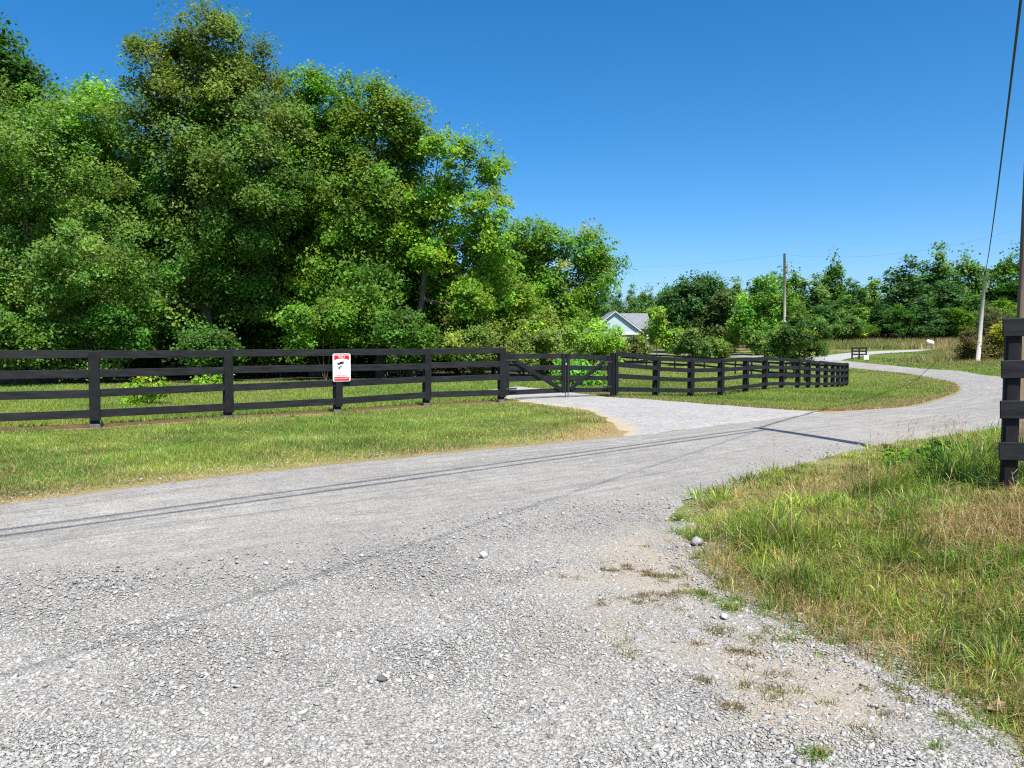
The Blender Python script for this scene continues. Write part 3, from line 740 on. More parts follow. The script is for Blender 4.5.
for (q, s, kind) in spots:
    m = int(480 * s / .15); m = max(m, 90)
    sub = max(3, int(s * 40)); sc_ = rng.normal(0, 1, (sub, 2)); wi = rng.integers(0, sub, m)
    tx.append(q[0] + sc_[wi, 0] * s * .75 + rng.normal(0, .022, m)); ty.append(q[1] + sc_[wi, 1] * s * .6 + rng.normal(0, .02, m)); tb.append(np.full(m, kind))
x, y = persp_samples(9000, 2.8, 7.5, 560, 1040); vd = dist_poly(x, y, verge, True); inn = inside(x, y, verge)
k = np.where(inn, True, rng.uniform(0, 1, len(x)) < np.exp(-vd / .35) * .5); k &= (fbm(x, y, 141, 3, 3.0) > .15); tx.append(x[k]); ty.append(y[k]); tb.append(rng.integers(0, 3, k.sum()))
x = np.concatenate(tx); y = np.concatenate(ty); kd = np.concatenate(tb)
c = np.where((kd == 1)[:, None], np.array((.13, .10, .055))[None], np.where((kd == 0)[:, None], np.array((.16, .17, .06))[None], GREEN[None]))
st = rng.uniform(0, 1, len(x)) < .3; c = np.where(st[:, None], STRAW[None] * .8, c)
blades('gravel_weeds', x, y, rng.uniform(.012, .045, len(x)) * np.where(kd == 2, 1.7, 1), rng.uniform(.003, .006, len(x)), jitcol(c, len(x), .3), 2, 1.1, z=ground_z(x, y) + np.where(inside(x, y, verge), .0, .030))
# tall tan meadow in front of the far trees
x = rng.uniform(10, 125, 60000); y = rng.uniform(112, 158, 60000)
k = off_paved(x, y) & ((y > 118 + 6 * fbm(x, y, 77, 3, .05)) | ((x > 62) & (x < 90) & (y > 112))) & (x / y < .72); x, y = x[k], y[k]
c = lerp(np.array((.30, .24, .12)), np.array((.15, .19, .05)), sstep(-.5, .4, fbm(x, y, 78, 4, .09)))
blades('meadow_grass', x, y, rng.uniform(.35, 1.0, len(x)), rng.uniform(.08, .2, len(x)), jitcol(c, len(x), .22), 1, .3)
# rough grass by the road bend, right of the far island
x = rng.uniform(28, 95, 60000); y = rng.uniform(56, 118, 60000)
k = off_paved(x, y) & (x / y > .40) & (x / y < .75) & ~inside(x, y, verge); x, y = x[k], y[k]
c = lerp(np.array((.20, .20, .07)), np.array((.09, .15, .03)), sstep(-.4, .5, fbm(x, y, 79, 4, .12)))
tanm = sstep(.49, .57, x / y + .03 * fbm(x, y, 83, 3, .1)) * sstep(60, 75, y); c = c * (1 - .65 * tanm[:, None]) + .65 * tanm[:, None] * np.array((.30, .24, .10))
hh = .1 + (.25 + .45 * sstep(-.3, .6, fbm(x, y, 80, 3, .1))) * tanm
blades('rough_grass', x, y, hh * rng.uniform(.6, 1.3, len(x)), rng.uniform(.05, .11, len(x)), jitcol(c, len(x), .2), 1, .4)

# ------------------------------------------------------------------ fences
def gz(p): return float(ground_z(p[0], p[1])[0])
RAILS = (1.42, 1.05, .68, .27)
def board_fence(name, pts, label, face=True, h=1.49, pw=.15, rails=RAILS, rh=.155, tops=None, front=None, rth=.028, group=None, foot=True, ext=(0, 0)):
    """black four board fence: round-edged post, boards on the viewer side, cover board over each joint"""
    P = [Vector((p[0], p[1], gz(p))) for p in pts]
    root = empty(name, P[len(P) // 2], label, 'fence', group)
    n = len(P)
    for i, p in enumerate(P):
        t = (P[min(i + 1, n - 1)] - P[max(i - 1, 0)]); t.z = 0; t.normalize()
        nrm = Vector((t.y, -t.x, 0))
        if nrm.dot(Vector((0, 0, 0)) - p) < 0: nrm = -nrm
        hh = h + random.uniform(-.012, .012); tilt = Vector((random.uniform(-.012, .012), random.uniform(-.012, .012), 0))
        b = MB(); b.box(p - Vector((0, 0, .3)), p + Vector((0, 0, hh)) + tilt, pw, pw * .92, up=nrm, bev=.018)
        po = b.build('post', M['black'], root)
        if foot:
            f = MB(); f.box(p - Vector((0, 0, .05)), p + Vector((0, 0, .09)), pw + .035, pw * .92 + .035, up=nrm, bev=.03); f.build('footing', M['footing'], po)
        if face:
            off = nrm * (pw * .46 + rth + .012 + .002)
            f = MB(); f.box(p + off + Vector((0, 0, rails[-1] - .13)), p + off + tilt + Vector((0, 0, hh - .005)), pw + .025, .022, up=nrm, bev=.005); f.build('cover_board', M['black'], po)
    for i in range(n - 1):
        a, b = P[i], P[i + 1]
        t = (b - a); t.z = 0; t.normalize(); nrm = Vector((t.y, -t.x, 0))
        if nrm.dot(-a) < 0: nrm = -nrm
        off = nrm * (pw * .46 + rth / 2 + .001)
        ea = .004 if i > 0 else -ext[0]; eb = .004 if i < n - 2 else -ext[1]
        for rz in rails:
            s0, s1 = random.uniform(-.02, .02), random.uniform(-.02, .02)
            m = MB(); m.box(a + off + t * ea + Vector((0, 0, rz + s0)), b + off - t * eb + Vector((0, 0, rz + s1)), rth, rh, bev=.005)
            m.build('rail', M['blackrail'], root)
    return root
board_fence('board_fence', fenceL, 'straight black four-board fence along the roadside lawn, with the red and white sign on it', pw=.16)
fr = [at(613.5, 397, 25.2), at(655, 397.3, 28.4), at(690, 397.8, 30), at(720, 396.3, 31), at(745, 392, 32.8), at(764, 390.5, 34.8), at(781, 388.8, 37), at(797, 389.5, 38.8), at(807.5, 389, 40.3), at(817, 389, 42), at(825, 388.5, 43.8), at(832, 388, 45.6), at(837.5, 387.6, 47.2), at(842, 387, 48.7), at(846, 386.5, 50.2)]
board_fence('board_fence', [p[:2] for p in fr], 'black four-board fence curving away from the gate to the right, round the paddock', face=True, pw=.18, foot=False, h=1.45)
A, B_ = np.array(at(620, 366, 87)[:2]), np.array(fr[-1][:2]) + np.array((.7, 1.5))
nb = 15
rear = [A + (B_ - A) * (i / (nb - 1)) + np.array((1.6, 1.0)) * math.sin(math.pi * i / (nb - 1)) for i in range(nb)]
board_fence('board_fence', rear, 'thin-looking black fence on the far side of the paddock, behind the curving fence', face=False, pw=.13, foot=False, h=1.3, rails=(1.24, .86, .48))
# end of the fence on the bank at the right edge
e0 = np.array((4.18, 6.52)); dr_ = np.array((.93, -.36))
board_fence('board_fence', [e0, e0 + dr_ * 2.4, e0 + dr_ * 4.8], 'near end of a black board fence on the grassy bank at the right edge', face=False, pw=.115, rh=.15, h=1.43, rails=(1.375, 1.03, .685, .32), foot=False, ext=(.09, 0))
# short panel on the far island
q = at(852, 359.5, 86); q2 = at(866, 359.5, 86)
board_fence('fence_panel', [q[:2], (q + q2)[:2] / 2 + np.array((0, 0)), q2[:2]], 'short black fence panel beside the far road junction', face=False, pw=.14, foot=False, h=1.3, rails=(1.2, .85, .5), rh=.17)

# gate leaves
gl, gr_ = np.array(fenceL[-1]), np.array(fr[0][:2])
gd = (gr_ - gl); gw = np.linalg.norm(gd); gd /= gw
nrm = np.array((gd[1], -gd[0])); 
if nrm @ (-gl) < 0: nrm = -nrm
def gate_leaf(a, b, hinge_left, label):
    a3 = Vector((a[0], a[1], gz(a) + .0)); b3 = Vector((b[0], b[1], gz(b) + .0))
    zb = max(a3.z, b3.z) * .5 + min(a3.z, b3.z) * .5
    root = empty('field_gate', ((a[0] + b[0]) / 2, (a[1] + b[1]) / 2, zb), label, 'gate')
    nv = Vector((nrm[0], nrm[1], 0)); t = Vector((gd[0], gd[1], 0))
    z0, z1 = .17, 1.34
    for e in (a3 + t * .07, b3 - t * .07):
        m = MB(); m.box(Vector((e.x, e.y, e.z + z0)), Vector((e.x, e.y, e.z + z1)), .14, .05, up=nv, bev=.006); m.build('stile', M['black'], root)
    for rz in (1.265, .93, .62, .245):
        m = MB(); m.box(a3 - nv * .041 + Vector((0, 0, rz)) + t * .01, b3 - nv * .041 + Vector((0, 0, rz)) - t * .01, .028, .14, bev=.005); m.build('rail', M['blackrail'], root)
    p, q = (a3 + t * .2 + Vector((0, 0, z1 - .12)), b3 - t * .18 + Vector((0, 0, z0 + .1)))
    if not hinge_left: p, q = (a3 + t * .18 + Vector((0, 0, z0 + .1)), b3 - t * .2 + Vector((0, 0, z1 - .12)))
    m = MB(); m.box(p + nv * .004, q + nv * .004, .03, .13, bev=.005); m.build('brace', M['black'], root)
    hx = a3 if hinge_left else b3; s = -1 if hinge_left else 1
    for hz in (.35, 1.15):
        m = MB(); m.box(hx + nv * .034 + t * (s * .03) + Vector((0, 0, hz)), hx + nv * .034 - t * (s * .42) + Vector((0, 0, hz)), .012, .05); m.build('hinge', M['darksteel'], root)
    lx = b3 - t * .03 if hinge_left else a3 + t * .03
    m = MB(); m.tube([lx + nv * .045 + Vector((0, 0, .03)), lx + nv * .045 + Vector((0, 0, 1.05))], .012, 8)
    m.build('drop_rod', M['darksteel'], root)
    if hinge_left: MB().box(lx + nv * .06 + Vector((0, 0, 1.0)), lx + nv * .06 + Vector((0, 0, 1.07)), .05, .02, up=nv).build('latch', M['steel'], root)
    return root
mid_ = gl + gd * gw * .535
gate_leaf(gl + gd * .17, mid_ - gd * .03, True, 'left leaf of the black wooden gate, brace sloping down to the right')
gate_leaf(mid_ + gd * .03, gr_ - gd * .17, False, 'right leaf of the black wooden gate, brace rising to the right')

# far brown gate
q0, q1 = at(729, 356, 100), at(757, 356, 100)
root = empty('field_gate', (q0[0], q0[1], gz(q0)), 'small brown barred gate in the far pasture behind the paddock', 'gate')
a3, b3 = Vector((q0[0], q0[1], gz(q0))), Vector((q1[0], q1[1], gz(q1)))
for t in (0, .44, 1):
    p = a3.lerp(b3, t); MB().box(p, p + Vector((0, 0, 1.55)), .13, .13).build('post', M['brown'], root)
for rz in (.35, .7, 1.05, 1.4):
    MB().box(a3 + Vector((0, -.09, rz)), b3 + Vector((0, -.09, rz)), .05, .1).build('rail', M['brown'], root)

# ------------------------------------------------------------------ sign
sp = Vector((fenceL[4][0], fenceL[4][1], 0)); zs = gz(sp)
tdir = (Vector((*fenceL[5], 0)) - Vector((*fenceL[3], 0))).normalized(); snv = Vector((tdir.y, -tdir.x, 0))
if snv.dot(-sp) < 0: snv = -snv
W_, H_ = .47, .66
scen = sp + snv * (.16 * .46 + .028 + .026 + .012) + Vector((0, 0, 1.07)) + tdir * .06
sroot = empty('warning_sign', scen, 'white sign with red bands and a black camera picture, hung on the fence', 'sign')
def rrect(w, h, r, n=5):
    out = []
    for cx_, cy_, a0 in ((w / 2 - r, h / 2 - r, 0), (-w / 2 + r, h / 2 - r, 90), (-w / 2 + r, -h / 2 + r, 180), (w / 2 - r, -h / 2 + r, 270)):
        for k in range(n + 1):
            a = R(a0 + 90 * k / n); out.append((cx_ + r * math.cos(a), cy_ + r * math.sin(a)))
    return out
def splate(name, pts2, z0, th, mat, cx_=0, cy_=0, parent=sroot):
    m = MB(); m.prism([scen + tdir * (p[0] + cx_) + Vector((0, 0, p[1] + cy_)) + snv * z0 for p in pts2], snv * th); return m.build(name, mat, parent)
splate('panel', rrect(W_, H_, .045), 0, .003, M['white'])
hd = [(-.195, .285), (.195, .285), (.195, .155)] + [(.195 * math.cos(R(a)) * 1.0, .155 + .055 * math.sin(R(a))) for a in range(10, 180, 10)] + [(-.195, .155)]
splate('header_band', [(x_, y_) for x_, y_ in hd], .0035, .0015, M['red'])
ft = rrect(.40, .085, .02); splate('footer_band', ft, .0035, .0015, M['red'], 0, -.262)
splate('frame_line', rrect(.41, .012, .004), .0035, .0012, M['red'], 0, .306); splate('frame_line', rrect(.41, .010, .004), .0035, .0012, M['red'], 0, -.314)
# security-camera pictogram
ca_, sa_ = math.cos(R(9)), math.sin(R(9))
def rot2(pts, ox, oy): return [(p[0] * ca_ - p[1] * sa_ + ox, p[0] * sa_ + p[1] * ca_ + oy) for p in pts]
cam_icon = MB()
for pts in (rot2([(-.085, -.028), (.06, -.028), (.06, .022), (-.085, .022)], -.03, .10), rot2([(.062, -.02), (.085, -.02), (.085, .035), (-.02, .035), (-.02, .024), (.062, .024)], -.03, .10),
            [(-.085, -.03), (-.04, -.03), (-.04, .015), (-.085, .01)], [(-.045, .0), (.0, .02), (-.005, .05), (-.04, .03)]):
    cam_icon.prism([scen + tdir * p[0] + Vector((0, 0, p[1])) + snv * .0035 for p in pts], snv * .0012)
cam_icon.build('camera_picture', M['printblack'], sroot)
def text(body, size, cx_, cy_, mat, name, zoff=.0055):
    cu = bpy.data.curves.new(name, 'FONT'); cu.body = body; cu.size = size; cu.align_x = 'CENTER'; cu.align_y = 'CENTER'; cu.extrude = .0004
    tmp = bpy.data.objects.new(name, cu); COL.objects.link(tmp); bpy.context.view_layer.update()
    me = bpy.data.meshes.new_from_object(tmp.evaluated_get(bpy.context.evaluated_depsgraph_get())); bpy.data.objects.remove(tmp)
    me.materials.clear(); me.materials.append(mat); o = bpy.data.objects.new(name, me); COL.objects.link(o); o.parent = sroot
    o.location = tdir * cx_ + Vector((0, 0, cy_)) + snv * zoff
    o.rotation_euler = Matrix((tdir, Vector((0, 0, 1)), snv)).transposed().to_euler(); return o
text('NO', .105, 0, .248, M['white'], 'lettering'); text('VIDEO SURVEILLANCE', .032, 0, -.11, M['pink'], 'lettering', .0045)
text('TRESPASSING', .05, 0, -.19, M['red'], 'lettering', .0045); text('PRIVATE PROPERTY', .043, 0, -.262, M['white'], 'lettering')

# ------------------------------------------------------------------ poles and wires
SUNAZ = np.array((-.385, .923)); SUNEL = R(60.5)
pb = np.array((6.53, 9.9)); pz = gz(pb)
ptop = Vector((pb[0] + .18, pb[1] + .1, 9.25))
root = empty('utility_pole', (pb[0], pb[1], pz), 'brown wooden utility pole rising behind the near fence at the right edge', 'pole')
MB().tube([(pb[0], pb[1], pz - .5), tuple(Vector((pb[0], pb[1], pz)).lerp(ptop, .5)), tuple(ptop)], [.15, .135, .115], 20).build('shaft', M['pole'], root, smooth=True)
def wire(name, a, b, sag, r, label, n=28, ext=None):
    a, b = Vector(a), Vector(b)
    pts = [a.lerp(b, i / n) - Vector((0, 0, sag * 4 * (i / n) * (1 - i / n))) for i in range(n + 1)]
    m = MB(); m.tube([tuple(p) for p in pts], r, 6); o = m.build(name, M['wire'], smooth=True)
    return tag(o, label, 'cable')
fp = at(977.5, 362, 75); fz = gz(fp)
ftop = Vector((*at(985.5, 271, 75),))
root = empty('utility_pole', (fp[0], fp[1], fz), 'leaning pale grey utility pole beside the reddish bushes across the road', 'pole')
MB().tube([(fp[0], fp[1], fz - .5), tuple(Vector((fp[0], fp[1], fz)).lerp(ftop, .5)), tuple(ftop)], [.21, .17, .115], 14).build('shaft', M['greypole'], root, smooth=True)
MB().tube([tuple(ftop + Vector((-.1, -.1, -.5))), tuple(ftop + Vector((-.1, -.1, -.1)))], .1, 8).build('insulator', M['darksteel'], root)
mp_ = at(785, 357, 78); mz = gz(mp_); mtop = Vector((*at(784.5, 253.5, 78),))
root = empty('utility_pole', (mp_[0], mp_[1], mz), 'slim pale utility pole standing behind the small round tree', 'pole')
MB().tube([(mp_[0], mp_[1], mz - .5), tuple(mtop)], [.165, .115], 12).build('shaft', M['greypole'], root, smooth=True)
MB().tube([tuple(mtop + Vector((.32, -.1, -1.9))), tuple(mtop + Vector((.32, -.1, -1.1)))], .11, 10).build('transformer', M['greypole'], root)
MB().box(tuple(mtop + Vector((0, -.1, -1.4))), tuple(mtop + Vector((.3, -.1, -1.4))), .06, .06).build('bracket', M['darksteel'], root)
wire('overhead_cable', ptop + Vector((-.05, 0, -.12)), ftop + Vector((0, 0, -.05)), .9, .030, 'thick black cable sloping from the leaning grey pole up out of the top right corner')
wire('overhead_cable', ptop + Vector((0, 0, -.05)), (-23.6, -16.3, 9.0), .55, .024, 'upper of two cables overhead whose paired shadows cross the road')
wire('overhead_cable', ptop + Vector((0, 0, -.50)), (-23.6, -16.3, 8.45), .55, .026, 'lower of two cables overhead whose paired shadows cross the road')
wire('overhead_cable', ptop + Vector((0, 0, -.3)), (-13, -17.5, 7.0), .5, .009, 'thin service cable overhead casting the faint single shadow on the gravel')
wire('overhead_cable', mtop + Vector((0, 0, -.1)), at(1180, 168, 60), 2.4, .005, 'thin faint cable running right from the slim pale pole across the sky')
wire('overhead_cable', mtop + Vector((0, 0, -.1)), at(560, 262, 130), 1.0, .005, 'thin faint cable running left from the slim pale pole behind the trees')

# ------------------------------------------------------------------ house
hb = at(617, 350, 120); hz = gz(hb)
root = empty('house', (hb[0], hb[1], hz), 'pale blue gabled house with a grey shingle roof among the trees', 'house')
cx0 = hb[0]; y0 = hb[1]; pk = at(613.5, 311.5, 120)[2]; ev = at(640, 334, 120)[2]; hw = 4.6; xr = cx0 - .3
b = MB(); b.prism([(xr - hw, y0, ev - .0), (xr + hw, y0, ev - .0), (xr, y0, pk - .12)], (0, 9, 0)); b.build('gable_wall', M['siding'], root)
b = MB(); b.prism([(xr - hw + .1, y0 + .1, hz - .5), (xr + hw - .1, y0 + .1, hz - .5), (xr + hw - .1, y0 + .1, ev), (xr - hw + .1, y0 + .1, ev)], (0, 8.8, 0)); b.build('wall', M['stonewall'], root)
for s in (-1, 1):
    e = (xr + s * (hw + .5), ev - (pk - ev) / hw * .5)
    b = MB(); b.prism([(xr, y0 - .35, pk), (e[0], y0 - .35, e[1]), (e[0], y0 - .35, e[1] + .16), (xr, y0 - .35, pk + .18)], (0, 9.6, 0)); b.build('roof', M['shingle'], root)
    b = MB(); b.prism([(xr, y0 - .37, pk - .10), (e[0], y0 - .37, e[1] - .10), (e[0], y0 - .37, e[1] + .06), (xr, y0 - .37, pk + .0)], (0, .06, 0)); b.build('fascia', M['white'], root)
MB().box((xr - hw, y0 - .06, ev + .05), (xr + hw, y0 - .06, ev + .05), .1, .3).build('trim', M['white'], root)
wb = at(618.7, 330.2, 120)
w_ = MB(); w_.box((wb[0], y0 - .03, wb[2] - .28), (wb[0], y0 - .03, wb[2] + .28), .5, .06, up=(0, 1, 0)); wf = w_.build('window', M['glass'], root)
for (dx, dz, wdt, ht) in ((-2.4, 1.1, 1.0, 1.3), (2.4, 1.1, 1.0, 1.3)):
    MB().box((xr + dx, y0 + .07, hz + dz - ht / 2), (xr + dx, y0 + .07, hz + dz + ht / 2), wdt, .1, up=(0, 1, 0)).build('window', M['glass'], root)
# side wing behind, ridge across
rz_ = at(630, 313, 127)[2]; wx0, wx1 = at(612, 313, 127)[0], at(648.5, 313, 127)[0]; we = at(640, 328.5, 122)[2]
yw = y0 + 3
b = MB(); b.prism([(wx0, yw, we), (wx0, yw + 5, rz_), (wx0, yw + 5, rz_ - .18), (wx0, yw + .05, we - .18)], (wx1 - wx0, 0, 0)); b.build('roof', M['shingle'], root)
b = MB(); b.prism([(wx0, yw + 10, we), (wx0, yw + 5, rz_), (wx0, yw + 5, rz_ - .18), (wx0, yw + 9.95, we - .18)], (wx1 - wx0, 0, 0)); b.build('roof', M['shingle'], root)
b = MB(); b.prism([(wx0 + .3, yw + .5, hz - .5), (wx1 - .4, yw + .5, hz - .5), (wx1 - .4, yw + .5, we + .2), (wx0 + .3, yw + .5, we + .2)], (0, 9, 0)); b.build('wall', M['siding'], root)
MB().box((wx0, yw - .05, we - .12), (wx1, yw - .05, we - .12), .12, .22).build('gutter', M['darksteel'], root)

# ------------------------------------------------------------------ rocks and small things
def rock(name, p, size, mat, label, seed, flat=.6):
    r_ = np.random.default_rng(seed)
    V, Fc = ICO_V.copy(), ICO_F
    # one subdivision for a chipped outline
    verts = list(V); cache = {}; nf = []
    def midv(i, j):
        key = (min(i, j), max(i, j))
        if key not in cache:
            m = (np.array(verts[i]) + np.array(verts[j])) / 2; verts.append(m / np.linalg.norm(m)); cache[key] = len(verts) - 1
        return cache[key]
    for a, b_, c_ in Fc:
        ab, bc, ca = midv(a, b_), midv(b_, c_), midv(c_, a); nf += [(a, ab, ca), (b_, bc, ab), (c_, ca, bc), (ab, bc, ca)]
    V = np.array(verts) * (1 + .16 * r_.standard_normal((len(verts), 1)).clip(-1.5, 1.5))
    for _ in range(9):
        nn = r_.standard_normal(3); nn /= np.linalg.norm(nn); d_ = V @ nn; V -= np.clip(d_ - .58, 0, 9)[:, None] * nn[None]
    V = V * np.array(size)[None]
    o = np_mesh(name, V, np.array(nf), M[mat]); o.location = (p[0], p[1], gz(p) + .030 + size[2] * flat); o.rotation_euler = (0, 0, r_.uniform(0, 6))
    return tag(o, label, 'rock')
rock('rock', G(484, 562), (.05, .038, .033), 'rock', 'white chunk of rock lying alone in the middle of the gravel road', 1)
rock('rock', G(382, 687), (.032, .024, .02), 'rockdark', 'dark grey stone lying in the foreground gravel left of centre', 2)
rock('rock', G(640, 643), (.11, .07, .022), 'rockgrey', 'flat grey slab at left of three slabs sunk in the tan dirt', 3, -.45)
rock('rock', G(690, 636), (.085, .05, .02), 'rockgrey', 'flat grey slab at back of three slabs sunk in the tan dirt', 4, -.45)
rock('rock', G(720, 648), (.11, .05, .022), 'rockgrey', 'flat pale slab at right of three slabs sunk in the tan dirt', 5, -.45)
rock('rock', G(697, 545), (.085, .05, .04), 'rockgrey', 'angular grey stone at the left tip of the grassy bank', 6, .1)
rock('rock', G(724, 624), (.035, .03, .025), 'rock', 'small white stone beside the weeds at the gravel edge', 8)
dl = G(997, 716); mb = MB()
mb.add([(-.05, .01, .0), (-.02, .03, .03), (.02, .026, .035), (.05, .0, .045), (.02, -.024, .02), (-.022, -.02, .005), (0, 0, .008)], [[6, 0, 1], [6, 1, 2], [6, 2, 3], [6, 3, 4], [6, 4, 5], [6, 5, 0]])
M['dryleaf'] = simple('dry_leaf', (.20, .135, .07), (.27, .19, .10), 20, .8)
o = mb.build('fallen_leaf', M['dryleaf']); o.location = (dl[0], dl[1], gz(dl) + .03); o.scale = (.8, .8, .8); tag(o, 'dry tan leaf lying at the grass edge in the bottom right corner', 'leaf')
wbx = at(865.5, 358.5, 84); bz = gz(wbx)
r0 = empty('utility_box', (wbx[0], wbx[1], bz), 'small white box on the ground beside the short black fence panel', 'box')
MB().box((wbx[0], wbx[1], bz), (wbx[0], wbx[1], bz + .42), .55, .4, up=(0, 1, 0), bev=.04).build('body', M['white'], r0)
MB().box((wbx[0], wbx[1], bz + .42), (wbx[0], wbx[1], bz + .5), .62, .46, up=(0, 1, 0), bev=.03).build('lid', M['white'], r0)
tk = at(930, 344.5, 122); tz = gz(tk) + .85
r0 = empty('storage_tank', (tk[0], tk[1], gz(tk)), 'white rounded tank in the tan meadow before the far trees', 'tank')
ang = [i / 8 * math.pi / 2 for i in range(9)]
MB().tube([(tk[0] - .3 - .3 * math.cos(a), tk[1], tz) for a in ang] + [(tk[0] + .3 + .3 * math.sin(a), tk[1], tz - .15) for a in ang], [max(.38 * math.sin(a), .02) for a in ang] + [max(.38 * math.cos(a), .02) for a in ang], 14).build('body', M['white'], r0, smooth=True)
for s in (-.35, .35): MB().box((tk[0] + s, tk[1], tz - 1.0), (tk[0] + s, tk[1], tz - .4), .3, .5, up=(0, 1, 0)).build('foot', M['footing'], r0)

# ------------------------------------------------------------------ trees
LEAFGAIN = np.array((1.56, 1.86, .98))
def leaf_cloud(C, S, nleaf, size, colr, seed, flat=.85, out_c=None, up=.55):
    """C (k,3) clump centres, S (k) clump radius, colr (k,3) clump colours -> verts, faces, cols"""
    r_ = np.random.default_rng(seed); k = len(C)
    ci = np.repeat(np.arange(k), nleaf); n = len(ci)
    g = r_.standard_normal((n, 3)); g /= np.maximum(np.linalg.norm(g, axis=1), .01)[:, None]
    g *= (r_.uniform(0, 1, n) ** .5 * np.where(r_.uniform(0, 1, n) < .15, 1.25, 1.0))[:, None]
    g[:, 2] *= flat
    # twig-like sprays droop outward
    P = C[ci] + g * S[ci][:, None]; P[:, 2] -= .18 * S[ci] * (g[:, 0] ** 2 + g[:, 1] ** 2)
    outw = P - (out_c if out_c is not None else C.mean(0))[None]; outw /= np.maximum(np.linalg.norm(outw, axis=1), .1)[:, None]
    nr = r_.standard_normal((n, 3)) * .62 + outw * .40 + np.array((.15, -.38, up + .2))[None]; nr /= np.linalg.norm(nr, axis=1)[:, None]
    t = np.cross(nr, r_.standard_normal((n, 3))); t /= np.maximum(np.linalg.norm(t, axis=1), .01)[:, None]
    bt = np.cross(nr, t)
    L_ = size * np.exp(r_.normal(0, .28, n)); W__ = L_ * r_.uniform(.5, .8, n)
    tip = np.concatenate([], 0) if False else None
    V = np.stack([P - t * (L_ * .5)[:, None], P + bt * (W__ * .5)[:, None] - nr * (L_ * .08)[:, None], P + t * (L_ * .55)[:, None] - nr * (L_ * .10)[:, None], P - bt * (W__ * .5)[:, None] - nr * (L_ * .08)[:, None]], 1).reshape(-1, 3)
    c = colr[ci] * LEAFGAIN * np.exp(r_.normal(0, .16, (n, 1))); hsh = r_.normal(0, .09, n); c[:, 0] *= 1 + hsh
    Fc = np.arange(n * 4).reshape(n, 4)
    colr = np.asarray(colr)
    return V, Fc, np.repeat(c.clip(.003, .8), 4, 0)

